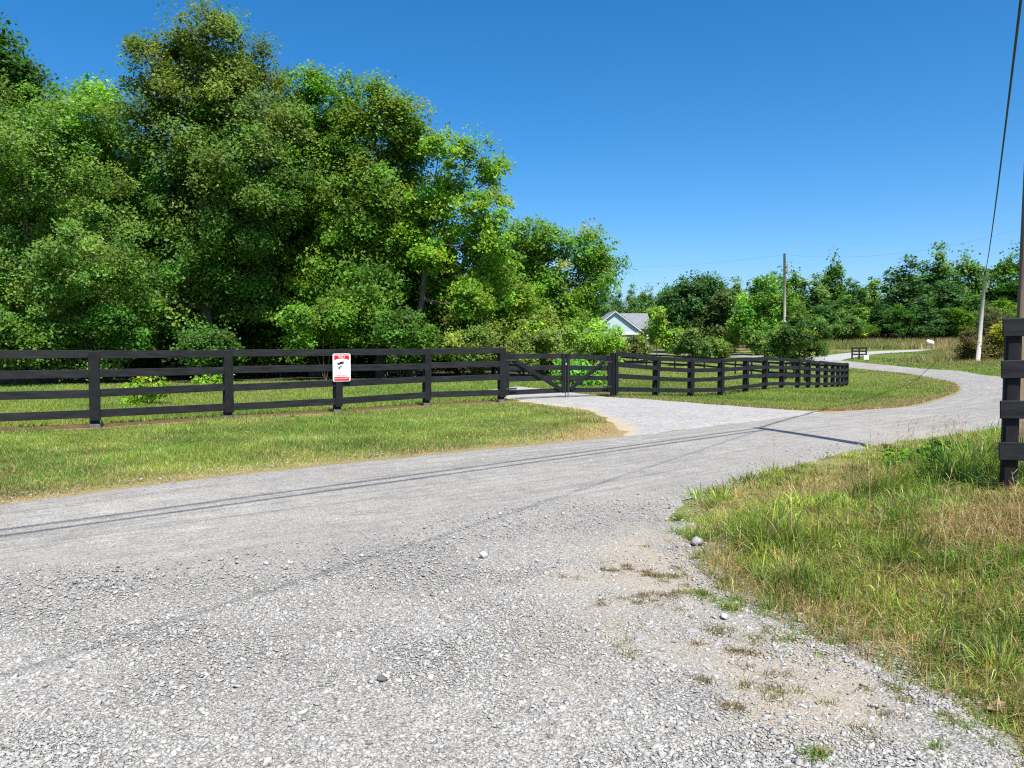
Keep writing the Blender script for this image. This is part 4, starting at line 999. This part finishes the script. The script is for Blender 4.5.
def make_tree(name, label, cat, base, lobes, color, nclump=70, nleaf=60, leaf=.16, clump=.8, trunk_r=.22, seed=0, group=None, top_color=None, autumn=None, bark='bark', trunk_to=None, trunk_top=None, dense_in=.35, flat=.68, stems=1, vary=.28):
    """base (x,y); lobes: list of (centre xyz world, radius xyz). Trunk with limbs that reach into every lobe, leaves in clumps over the lobes"""
    r_ = np.random.default_rng(seed); bz = gz(base)
    root = empty(name, (base[0], base[1], bz), label, cat, group)
    off = np.array((base[0], base[1], bz))
    lob = [(np.asarray(c, float) - off, np.asarray(r, float) if hasattr(r, '__len__') else np.array((r, r, r * .9))) for c, r in lobes]
    vol = np.array([r.prod() ** (2 / 3) for c, r in lob]); vol /= vol.sum()
    C, LI = [], []
    for i, (c, r) in enumerate(lob):
        m = max(3, int(round(nclump * vol[i])))
        d = r_.standard_normal((m, 3)); d /= np.linalg.norm(d, axis=1)[:, None]
        rad = dense_in + (1 - dense_in) * r_.uniform(0, 1, m) ** .55
        rad *= 1 + .09 * r_.standard_normal(m).clip(-2, 1.5)
        C.append(c + d * rad[:, None] * r); LI += [i] * m
    C = np.concatenate(C); LI = np.array(LI)
    C[:, 2] = np.maximum(C[:, 2], min(.25, clump * .35))
    S = clump * np.exp(r_.normal(0, .25, len(C)))
    zt = C[:, 2].max(); hfrac = np.clip(C[:, 2] / zt, 0, 1)
    col = np.repeat(np.asarray(color, float)[None], len(C), 0)
    if top_color is not None:
        w = sstep(.45, .85, hfrac + .12 * r_.standard_normal(len(C)))[:, None]; col = col * (1 - w) + np.asarray(top_color)[None] * w
    col = col * np.exp(r_.normal(0, vary, (len(C), 1)))
    yel = r_.normal(0, .12, len(C)); col[:, 0] *= 1 + yel
    if autumn is not None:
        m = r_.uniform(0, 1, len(C)) < autumn[1]; col[m] = np.asarray(autumn[0]) * np.exp(r_.normal(0, .2, (m.sum(), 1)))
    cm = np.average(C, axis=0)
    V, Fc, cc = leaf_cloud(C, S, nleaf, leaf, col, seed + 1, flat, cm)
    crown = np_mesh('crown', V, Fc, M['leaf'], dict(col=cc), parent=root)
    # wood
    tt = np.asarray(trunk_top, float) - off if trunk_top is not None else np.array((cm[0], cm[1], zt * .8))
    b = MB()
    for st in range(stems):
        if stems > 1:
            a = 6.283 * st / stems + r_.uniform(0, 1); e = np.array((math.cos(a), math.sin(a), 0)) * zt * .18 + np.array((cm[0], cm[1], zt * .7))
            tr = trunk_r * .6
        else: e = tt; tr = trunk_r
        pts = []; rad = []
        for k in range(8):
            t = k / 7
            p = np.array((0, 0, -.3)) * (1 - t) + e * t; p[:2] *= 1
            w = math.sin(t * 3.1) * .12 * max(e[2], 1) * .12
            pts.append(p + np.array((w * math.sin(seed + 2.1 * t * 3 + st), w * math.cos(seed * 1.7 + 2.5 * t * 3), 0))); rad.append(tr * (1 - .82 * t) + (.35 * tr if k == 0 else 0))
        b.tube(pts, rad, 9)
        if st == 0: tp, trd = pts, rad
    for i, (c, r) in enumerate(lob):
        zc = max(.25 * e[2], min(c[2] - r[2] * .5, .85 * e[2])); k = int(np.clip(np.searchsorted([p[2] for p in tp], zc), 1, 7)); s = tp[k]
        if trunk_r < .05: continue
        mid = s * .5 + c * .5 + np.array((0, 0, -.08 * np.linalg.norm(c - s)))
        r0 = trd[k] * .62; b.tube([s, mid, c], [r0, r0 * .65, r0 * .35], 6)
        tw = np.where(LI == i)[0]
        for q in tw[:: max(1, len(tw) // 9)]:
            s2 = c * .55 + mid * .45 if (q % 2) else c
            m2 = (s2 + C[q]) / 2 + r_.normal(0, .08, 3) * np.linalg.norm(C[q] - s2)
            b.tube([s2, m2, C[q]], [r0 * .32, r0 * .2, r0 * .08], 4)
    me = bpy.data.meshes.new('trunk'); me.from_pydata([tuple(v) for v in b.v], [], b.f); me.materials.append(M[bark]); me.update()
    for q in me.polygons: q.use_smooth = True
    o = bpy.data.objects.new('trunk', me); COL.objects.link(o); o.parent = root
    return root

def pl(Y, *ls, depth=1.0):
    """lobes read off the photo (x, y, radius in pixels) put at Y metres, with real depth"""
    out = []
    for i, l in enumerate(ls):
        px, py, rp = l[:3]; dy = l[3] if len(l) > 3 else ((i * 37) % 7 - 3) * .45
        c = at(px, py, Y + dy); r = rp / F * Y
        out.append((c, (r, r * depth, r * .92)))
    return out
def base_at(px, Y): return at(px, 380, Y)[:2]

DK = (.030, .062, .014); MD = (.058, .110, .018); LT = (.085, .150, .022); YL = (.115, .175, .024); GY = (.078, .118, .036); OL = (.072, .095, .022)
make_tree('broadleaf_tree', 'dark green tall tree whose top fills the top left corner', 'tree', base_at(-8, 42), pl(42, (-4, 52, 34), (14, 72, 28), (-45, 70, 60), (24, 100, 34), (0, 110, 40), (-20, 150, 60), (20, 190, 45), (-30, 230, 60)), (.036, .072, .018), 260, 190, .19, 1.0, .32, 11)
make_tree('broadleaf_tree', 'pale grey-green leafy tree at the left edge, reaching down to the fence', 'tree', base_at(35, 31.5), pl(31.5, (15, 130, 48), (-40, 190, 65), (65, 185, 55), (30, 230, 60), (95, 255, 42), (40, 290, 55), (100, 310, 36), (-40, 290, 60), (20, 338, 50), (85, 340, 36), (130, 225, 16)), np.array(GY) * 1.12, 460, 200, .11, .58, .2, 12, vary=.18)
make_tree('broadleaf_tree', 'bright green tree between the pale left tree and the tallest tree', 'tree', base_at(105, 38), pl(38, (85, 122, 38), (55, 145, 40), (112, 165, 40), (125, 215, 42), (125, 270, 45), (140, 320, 45), (95, 95, 22)), LT, 280, 200, .14, .78, .22, 13, vary=.2)
make_tree('broadleaf_tree', 'tallest tree, olive-brown at its top, in the middle of the left wood', 'tree', base_at(205, 35), pl(35, (212, 42, 34), (160, 62, 32), (250, 68, 34), (190, 90, 45), (240, 115, 48), (145, 115, 36), (190, 150, 55), (250, 165, 48), (275, 120, 30), (215, 205, 55), (165, 200, 45), (255, 225, 45), (185, 260, 52), (235, 285, 50), (160, 300, 40), (138, 45, 12), (205, 70, 45), (225, 100, 50), (185, 130, 50), (220, 150, 50)), (.056, .100, .024), 620, 240, .125, .74, .34, 14, top_color=(.080, .096, .026), dense_in=.4, vary=.2)
make_tree('broadleaf_tree', 'rounded yellow-green tree right behind the tallest tree', 'tree', base_at(315, 39), pl(39, (300, 88, 26), (330, 105, 30), (295, 130, 40), (338, 145, 38), (305, 185, 45), (345, 205, 42), (305, 240, 48), (345, 265, 45), (315, 305, 45), (275, 275, 30)), (.082, .138, .020), 400, 220, .14, .76, .28, 15, vary=.2)
make_tree('broadleaf_tree', 'deep green tree with reddish tips left of the airy tree', 'tree', base_at(382, 38), pl(38, (372, 105, 26), (402, 125, 26), (360, 150, 38), (405, 165, 32), (375, 200, 42), (410, 215, 28), (375, 250, 42), (365, 300, 40), (420, 140, 16)), (.064, .116, .020), 330, 220, .14, .74, .26, 16, vary=.2, top_color=(.095, .125, .024))
make_tree('broadleaf_tree', 'airy yellow-green tree with a bare dark trunk showing, right of the tall trees', 'tree', base_at(411, 37), pl(37, (440, 145, 17), (476, 150, 17), (492, 178, 17), (455, 180, 24), (485, 210, 24), (430, 205, 26), (460, 235, 30), (498, 240, 18), (425, 250, 26), (490, 265, 26), (445, 275, 28), (470, 300, 26), (400, 235, 18), (500, 160, 8)), YL, 270, 130, .14, .56, .24, 17, vary=.18, trunk_top=at(432, 185, 37))
make_tree('broadleaf_tree', 'spreading mid-green tree at the right end of the wood, above the gate', 'tree', base_at(545, 45), pl(45, (520, 238, 20), (552, 238, 20), (585, 250, 22), (610, 262, 12), (505, 265, 28), (545, 270, 30), (585, 278, 22), (608, 282, 7), (520, 300, 30), (560, 305, 28), (588, 304, 12)), (.082, .142, .025), 300, 150, .15, .68, .22, 18, vary=.2, autumn=((.19, .17, .04), .05))
make_tree('broadleaf_tree', 'young bright yellow-green tree below the airy tree, left of the gate', 'tree', base_at(505, 40), pl(40, (495, 285, 26), (520, 300, 24), (480, 315, 26), (510, 328, 28), (535, 335, 20)), (.135, .195, .028), 130, 150, .14, .62, .12, 19)
# understory and edge bushes
US = [('olive bush at the wood edge directly left of the gate', 478, 37, [(462, 338, 26), (490, 345, 26), (440, 350, 22), (475, 360, 24)], (.105, .125, .035), 21),
      ('leafy pale bush behind the left gate leaf', 545, 38.5, [(530, 345, 24), (555, 345, 24), (540, 325, 18), (545, 362, 22)], (.115, .14, .04), 22),
      ('bright green bush behind the right gate post', 592, 40, [(580, 335, 20), (604, 340, 17), (590, 352, 20), (612, 352, 14), (570, 358, 16)], (.12, .18, .03), 23),
      ('broad bright-leaved bush under the trees right of the sign', 400, 35.5, [(400, 325, 18), (425, 340, 16), (372, 338, 16), (405, 355, 18)], (.045, .09, .017), 24),
      ('lime-leaved bush under the trees directly above the sign', 325, 34.5, [(295, 320, 15), (330, 312, 18), (312, 335, 17), (348, 335, 14), (300, 345, 12)], (.072, .135, .02), 25),
      ('dark low bush at the foot of the tallest tree in the wood', 207, 33.5, [(196, 345, 14), (212, 338, 13), (226, 348, 14), (205, 360, 12)], (.035, .07, .015), 26),
      ('light green bush at the far left wood edge above the fence', 20, 30.5, [(-10, 330, 26), (25, 345, 20), (55, 340, 14)], (.055, .10, .022), 27),
      ('mid-green bush beside the pale left tree at the wood edge', 120, 32.5, [(112, 318, 16), (128, 336, 20), (150, 322, 10)], (.05, .10, .018), 28),
      ('bright green bush low behind the right gate leaf', 578, 34, [(572, 372, 13), (590, 378, 11)], (.10, .19, .04), 29)]
for lab, px, Y, ls, cl, sd in US:
    make_tree('bush', lab, 'bush', base_at(px, Y), pl(Y, *ls), cl, 90, 130, .11, .48, .05, sd, stems=3, vary=.3)
# leafy weeds on the bank beside the near fence
for lab, q, w, hgt, cl, sd in (('dark green leafy weed clump at the foot of the near fence post', (4.15, 7.35), .24, .26, (.035, .075, .016), 81), ('tall green weed clump at the crest of the grassy bank left of the fence', (4.6, 8.3), .30, .30, (.05, .10, .02), 82),
                               ('yellow-green weed clump at the crest of the bank, farther from the fence', (4.75, 9.3), .30, .24, (.085, .14, .022), 83)):
    z0 = gz(q)
    lo = [((q[0] + dx * w, q[1] + dy * w, z0 + dz * hgt), (w * .5, w * .5, hgt * .42)) for dx, dy, dz in ((-.6, 0, .35), (.5, .3, .5), (0, -.3, .3), (.7, -.2, .65), (-.1, .4, .62))]
    make_tree('weed_plant', lab, 'weed', q, lo, cl, 90, 30, .034, .075, .006, sd, stems=5)
# young shrubs on the lawn
for lab, px, py, w, hgt, cl, sd in (('small yellow-green shrub alone on the lawn behind the left fence', 143, 405, 22, 26, (.14, .20, .03), 31), ('little shrub at the lawn edge near the wood, behind the second fence post', 210, 389, 16, 15, (.13, .20, .03), 32)):
    q = G(px, py); Y = q[1]; s = Y / F; z0 = gz(q)
    lo = [((q[0] + dx * w * s, q[1] + dy * w * s, z0 + dz * hgt * s), (w * s * .5, w * s * .5, hgt * s * .4)) for dx, dy, dz in ((-.5, 0, .45), (.45, .2, .55), (0, -.3, .35), (.75, 0, .8), (-.1, .3, .7))]
    make_tree('shrub', lab, 'shrub', q, lo, cl, 46, 34, .085, .17, .03, sd, stems=4)

# woodland behind the front row: a few prototypes, copied
def proto(H, Wd, col, seed, ncl, nlf, leaf, clump, tall=False):
    r_ = np.random.default_rng(seed); lo = []
    nl = 8
    for i in range(nl):
        t = i / (nl - 1); z = H * (.25 + .65 * t); rr = Wd * (math.sin(math.pi * (.18 + .72 * t)) ** .8) * .5
        a = r_.uniform(0, 6.283); k = Wd * .28 * (1 - t * .6)
        lo.append(((math.cos(a) * k, math.sin(a) * k, z), (rr * .8, rr * .8, H * .15)))
    return lo
def add_proto(name, cat, H, Wd, col, seed, ncl, nlf, leaf, clump, loc, label, group=None, trunk_r=.2, **kw):
    b_ = np.array(loc[:2]); z0 = gz(b_)
    lo = [((c[0] + b_[0], c[1] + b_[1], c[2] + z0), r_) for c, r_ in proto(H, Wd, col, seed, ncl, nlf, leaf, clump)]
    return make_tree(name, label, cat, b_, lo, col, ncl, nlf, leaf, clump, trunk_r, seed, group, **kw)
def copy_tree(root, loc, s, rz, label, group=None):
    c = root.copy(); COL.objects.link(c); c.location = loc; c.scale = (s[0], s[0], s[1]); c.rotation_euler = (0, 0, rz); c['label'] = label
    if group: c['group'] = group
    elif 'group' in c: del c['group']
    for ch in list(root.children):
        d = ch.copy(); COL.objects.link(d); d.parent = c
    return c
GW = 'trees deep in the left wood'; LW = 'shaded tree deep in the left wood, mostly hidden behind the front row of trees'
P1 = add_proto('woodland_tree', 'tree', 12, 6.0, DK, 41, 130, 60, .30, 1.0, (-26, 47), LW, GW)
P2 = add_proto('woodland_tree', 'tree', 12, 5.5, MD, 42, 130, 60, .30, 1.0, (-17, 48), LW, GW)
r_ = np.random.default_rng(5)
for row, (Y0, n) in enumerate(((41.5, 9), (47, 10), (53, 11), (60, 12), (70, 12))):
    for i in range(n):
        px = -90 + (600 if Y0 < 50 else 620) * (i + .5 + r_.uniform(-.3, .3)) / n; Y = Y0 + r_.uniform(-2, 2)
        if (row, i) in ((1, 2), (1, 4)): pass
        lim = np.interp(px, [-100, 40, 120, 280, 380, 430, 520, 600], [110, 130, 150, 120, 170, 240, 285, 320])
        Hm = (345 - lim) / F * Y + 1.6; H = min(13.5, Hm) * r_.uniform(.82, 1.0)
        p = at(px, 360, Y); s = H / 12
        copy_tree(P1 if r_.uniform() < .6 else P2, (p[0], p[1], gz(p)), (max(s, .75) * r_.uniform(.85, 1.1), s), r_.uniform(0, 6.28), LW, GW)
GB = 'undergrowth bushes in the left wood'; LB = 'dark undergrowth bush in the shade among the trunks of the left wood'
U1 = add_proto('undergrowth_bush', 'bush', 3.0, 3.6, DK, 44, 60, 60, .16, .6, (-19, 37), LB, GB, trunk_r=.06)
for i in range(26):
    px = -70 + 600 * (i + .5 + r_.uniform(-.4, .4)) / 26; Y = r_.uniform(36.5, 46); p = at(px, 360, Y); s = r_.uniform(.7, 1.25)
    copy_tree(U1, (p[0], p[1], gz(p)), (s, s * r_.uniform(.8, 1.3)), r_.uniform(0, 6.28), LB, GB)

# small round tree by the curving fence, bushes and trees round the house
make_tree('small_tree', 'small dense dark round tree behind the curving black fence', 'tree', base_at(794, 62), pl(62, (795, 333, 17), (780, 345, 14), (810, 343, 14), (795, 351, 18), (772, 352, 7), (820, 350, 7), (790, 325, 9), (799, 320, 8)), (.030, .058, .015), 260, 80, .13, .4, .14, 51, autumn=((.11, .14, .035), .18))
make_tree('broadleaf_tree', 'big rounded dark blue-green tree right of the house', 'tree', base_at(695, 112), pl(112, (700, 290, 20), (708, 300, 24), (680, 300, 20), (722, 300, 17), (695, 315, 26), (670, 315, 16), (715, 325, 22), (685, 335, 20)), (.034, .070, .026), 480, 90, .30, 1.0, .4, 52, vary=.16)
make_tree('broadleaf_tree', 'grey-olive tree in front of the right side of the big rounded dark tree', 'tree', base_at(722, 108), pl(108, (722, 305, 16), (712, 322, 18), (732, 322, 16), (722, 340, 18)), (.058, .078, .030), 120, 80, .32, 1.1, .3, 53, vary=.2)
make_tree('broadleaf_tree', 'bright green tree left of the slim pale pole', 'tree', base_at(757, 100), pl(100, (765, 290, 16), (745, 310, 16), (770, 315, 20), (742, 330, 16), (762, 335, 20), (785, 300, 14)), (.078, .140, .030), 150, 80, .30, 1.05, .28, 54)
for lab, px, Y, ls, cl, sd, nm in (('tall narrow yellow-green young tree right beside the house', 657, 92, [(656, 312, 7), (656, 324, 10), (650, 336, 12), (662, 338, 12), (640, 345, 9)], (.135, .175, .030), 55, 'young_tree'),
                            ('rounded grey-green bush behind the curving fence, right of the young yellow-green tree', 692, 84, [(690, 338, 11), (700, 346, 9), (682, 347, 9), (692, 352, 11)], (.062, .095, .040), 56, 'bush'),
                            ('lime-green bush between the yellow-green young tree and the grey-green bush', 679, 94, [(678, 335, 9), (672, 344, 10), (685, 342, 7)], (.13, .19, .035), 57, 'bush'),
                            ('brownish green bush below the house right of the gate', 630, 90, [(622, 350, 8), (640, 350, 9), (632, 344, 7)], (.08, .085, .035), 58, 'bush'),
                            ('low olive bush at the pasture edge left of the brown gate', 715, 96, [(712, 345, 9), (725, 350, 9), (705, 351, 8)], (.085, .115, .035), 59, 'bush'),
                            ('low green bush between the brown gate and the small round tree', 765, 92, [(762, 342, 11), (750, 336, 9), (775, 348, 10)], (.07, .11, .03), 60, 'bush'),
                            ('green bush hiding the left end of the pale blue house', 596, 105, [(588, 326, 13), (599, 326, 9), (606, 338, 9), (614, 344, 8), (585, 342, 12), (596, 340, 11)], (.085, .14, .03), 61, 'bush')):
    make_tree(nm, lab, 'bush' if nm == 'bush' else 'tree', base_at(px, Y), pl(Y, *ls), cl, 80, 60, .22, .62, .06, sd, stems=3 if nm == 'bush' else 1)
# reddish bushes by the leaning pole
for lab, px, Y, ls, cl, sd in (('dark reddish brown bush behind the foot of the leaning grey pole', 969, 77, [(968, 338, 9), (966, 350, 9), (972, 345, 10), (965, 358, 7), (978, 354, 9)], (.070, .050, .030), 62),
                               ('brown and olive bush right of the leaning grey pole', 992, 79, [(988, 345, 11), (996, 335, 10), (992, 354, 10), (1004, 350, 10)], (.10, .075, .035), 63),
                               ('yellow-leaved bush at the right edge behind the near fence end', 1004, 78, [(1003, 330, 9), (1006, 340, 9), (998, 338, 6)], (.19, .165, .025), 64),
                               ('dull dark grey-brown bush behind the leaning grey pole', 993, 84, [(990, 318, 13), (1003, 322, 13), (985, 328, 10)], (.045, .045, .030), 65)):
    make_tree('bush', lab, 'bush', base_at(px, Y), pl(Y, *ls), cl, 90, 60, .15, .5, .06, sd, stems=4, bark='palebark')

# far tree line
PR = [add_proto('woodland_tree', 'tree', 16, 8, (0.045, 0.090, 0.033), 70, 150, 46, .48, 1.3, (300, 420), 'x'), add_proto('woodland_tree', 'tree', 16, 7, (0.065, 0.115, 0.035), 71, 150, 46, .48, 1.3, (310, 420), 'x'),
      add_proto('woodland_tree', 'tree', 16, 7.5, (0.037, 0.077, 0.033), 72, 150, 46, .48, 1.35, (320, 420), 'x'), add_proto('woodland_tree', 'tree', 16, 6, (0.077, 0.122, 0.045), 73, 120, 46, .46, 1.2, (330, 420), 'x'),
      add_proto('woodland_tree', 'tree', 16, 7, (0.088, 0.138, 0.033), 74, 140, 46, .46, 1.2, (340, 420), 'x')]
FG = 'trees in the far tree line'
far = [  # px, top y, Y, prototype, width scale, label
    (735, 286, 152, 3, 1.0, 'green far tree just right of the big rounded dark tree'), (792, 272, 158, 1, 1.1, 'far tree directly behind the slim pale pole'), (770, 279, 165, 0, 1.1, None),
    (815, 283, 155, 3, 1.1, 'greyish far tree just right of the slim pale pole'), (836, 261, 160, 1, .8, 'narrow tall tree poking above the far tree line above the small round tree'),
    (852, 285, 152, 0, 1.0, None), (872, 280, 158, 4, .85, 'mid-green far tree left of the notch in the far tree line'), (888, 295, 162, 2, .9, 'lowest tree in the notch of the far tree line'),
    (906, 266, 150, 2, 1.25, 'broad dark tree right of the notch in the far tree line'), (924, 270, 158, 0, 1.1, None), (938, 256, 154, 3, 1.0, 'pale-topped tall far tree above the white tank'),
    (966, 257, 152, 1, 1.0, 'tall green far tree left of the leaning grey pole'), (952, 280, 148, 2, 1.1, None), (986, 280, 156, 0, 1.1, 'dark far tree right behind the leaning grey pole'),
    (1012, 256, 152, 1, 1.1, 'tall far tree at the right edge beside the brown pole'), (1040, 262, 150, 0, 1.2, None), (1000, 300, 140, 4, 1.1, 'light green low far tree at right behind the yellow-leaved bush'),
    (825, 305, 146, 2, 1.1, None), (860, 308, 144, 4, 1.0, 'fresh green lower tree in front of the far tree line above the fence panel'), (845, 300, 148, 0, 1.1, None), (925, 305, 142, 2, 1.1, None), (900, 308, 143, 0, 1.0, None), (878, 306, 147, 2, 1.0, None),
    (960, 308, 140, 4, 1.0, 'lighter lower far tree left of the leaning grey pole'), (945, 312, 142, 0, 1.0, None), (800, 306, 146, 1, 1.1, None), (975, 300, 146, 0, 1.0, None), (1030, 300, 140, 4, 1.2, None),
    (742, 300, 148, 0, 1.1, None), (603, 290, 165, 0, .8, 'left one of the dark trees rising behind the pale blue house'), (617, 296, 170, 2, .7, None), (632, 292, 160, 3, .7, 'greyish tree right behind the grey roof of the house'), (645, 291, 165, 1, .8, None), (660, 297, 158, 0, 1.0, None), (585, 300, 160, 2, 1.1, None),
    (570, 300, 165, 2, 1.1, None), (1060, 270, 150, 2, 1.2, None), (1085, 275, 150, 0, 1.2, None), (1070, 305, 138, 4, 1.2, None)]
FL = 'dark green tree merging into the far tree line beyond the meadow'
used = set()
r_ = np.random.default_rng(9)
for px, top, Y, k, ws, lab in far:
    p = at(px, top, Y); z0 = gz(p); H = (p[2] - z0) * 1.0
    s = (H / 14.9)
    ww = ws * (H / 16) ** .5
    args = dict(label=lab or FL, group=FG)
    if k in used:
        copy_tree(PR[k], (p[0], p[1], z0), (ww, s), r_.uniform(0, 6.28), lab or FL, FG)
    else:
        used.add(k); o = PR[k]; o.location = (p[0], p[1], z0); o.scale = (ww, ww, s); o['label'] = lab or FL; o['group'] = FG
for i in range(44):   # second row, filling the gaps below the skyline
    px = 560 + 560 * (i + r_.uniform(0, 1)) / 44; Y = r_.uniform(168, 195)
    top = np.interp(px, [560, 650, 700, 760, 800, 840, 880, 890, 905, 970, 990, 1010, 1100], [310, 306, 300, 298, 295, 292, 300, 308, 292, 285, 292, 285, 285]) + r_.uniform(0, 12)
    p = at(px, top, Y); z0 = gz(p); s = (p[2] - z0) / 14.9
    copy_tree(PR[r_.integers(0, 3)], (p[0], p[1], z0), (r_.uniform(.9, 1.25), s), r_.uniform(0, 6.28), FL, FG)
GE = 'bushes along the foot of the far tree line'; LE = 'low green bush at the foot of the far tree line behind the meadow'
E1 = add_proto('bush', 'bush', 5, 6, (.050, .088, .026), 75, 60, 50, .34, .95, (60, 140), LE, GE, trunk_r=.06)
for i in range(34):
    px = 725 + 330 * (i + r_.uniform(0, 1)) / 34; Y = r_.uniform(143, 152) if px > 820 else r_.uniform(135, 150); p = at(px, 330, Y); s = r_.uniform(.6, 1.2)
    copy_tree(E1, (p[0], p[1], gz(p)), (s, s * r_.uniform(.7, 1.2)), r_.uniform(0, 6.28), LE, GE)

# ------------------------------------------------------------------ light
sun_d = bpy.data.lights.new('sun', 'SUN'); sun = bpy.data.objects.new('sun', sun_d); COL.objects.link(sun)
ddir = Vector((SUNAZ[0] * math.cos(SUNEL), SUNAZ[1] * math.cos(SUNEL), -math.sin(SUNEL)))
sun.rotation_euler = ddir.to_track_quat('-Z', 'Y').to_euler(); sun.location = (0, 0, 30)
sun_d.energy = 4.8; sun_d.angle = R(.5); sun_d.color = (1, .955, .88)
world = bpy.data.worlds.new('World'); scene.world = world; world.use_nodes = True
nt = world.node_tree; nt.nodes.clear()
sky = nt.nodes.new('ShaderNodeTexSky'); sky.sky_type = 'NISHITA'; sky.sun_disc = False
sky.sun_elevation = SUNEL; sky.sun_rotation = math.atan2(-SUNAZ[0], -SUNAZ[1])
sky.altitude = 0; sky.air_density = .7; sky.dust_density = 1.4; sky.ozone_density = 3.2
hs = nt.nodes.new('ShaderNodeHueSaturation'); hs.inputs['Saturation'].default_value = 1.38; hs.inputs['Hue'].default_value = .496
bg = nt.nodes.new('ShaderNodeBackground'); bg.inputs['Strength'].default_value = .12
wo = nt.nodes.new('ShaderNodeOutputWorld')
nt.links.new(sky.outputs[0], hs.inputs['Color']); nt.links.new(hs.outputs[0], bg.inputs['Color']); nt.links.new(bg.outputs[0], wo.inputs['Surface'])
vs = scene.view_settings; vs.view_transform = 'Standard'; vs.look = 'None'; vs.gamma = 1; vs.exposure = 0.8; vs.use_curve_mapping = False
scene.render.engine = 'CYCLES'
cy = scene.cycles; cy.use_denoising = False; cy.filter_width = 1.2; cy.max_bounces = 6; cy.diffuse_bounces = 3; cy.glossy_bounces = 2; cy.transmission_bounces = 3; cy.transparent_max_bounces = 4; cy.caustics_reflective = False; cy.caustics_refractive = False
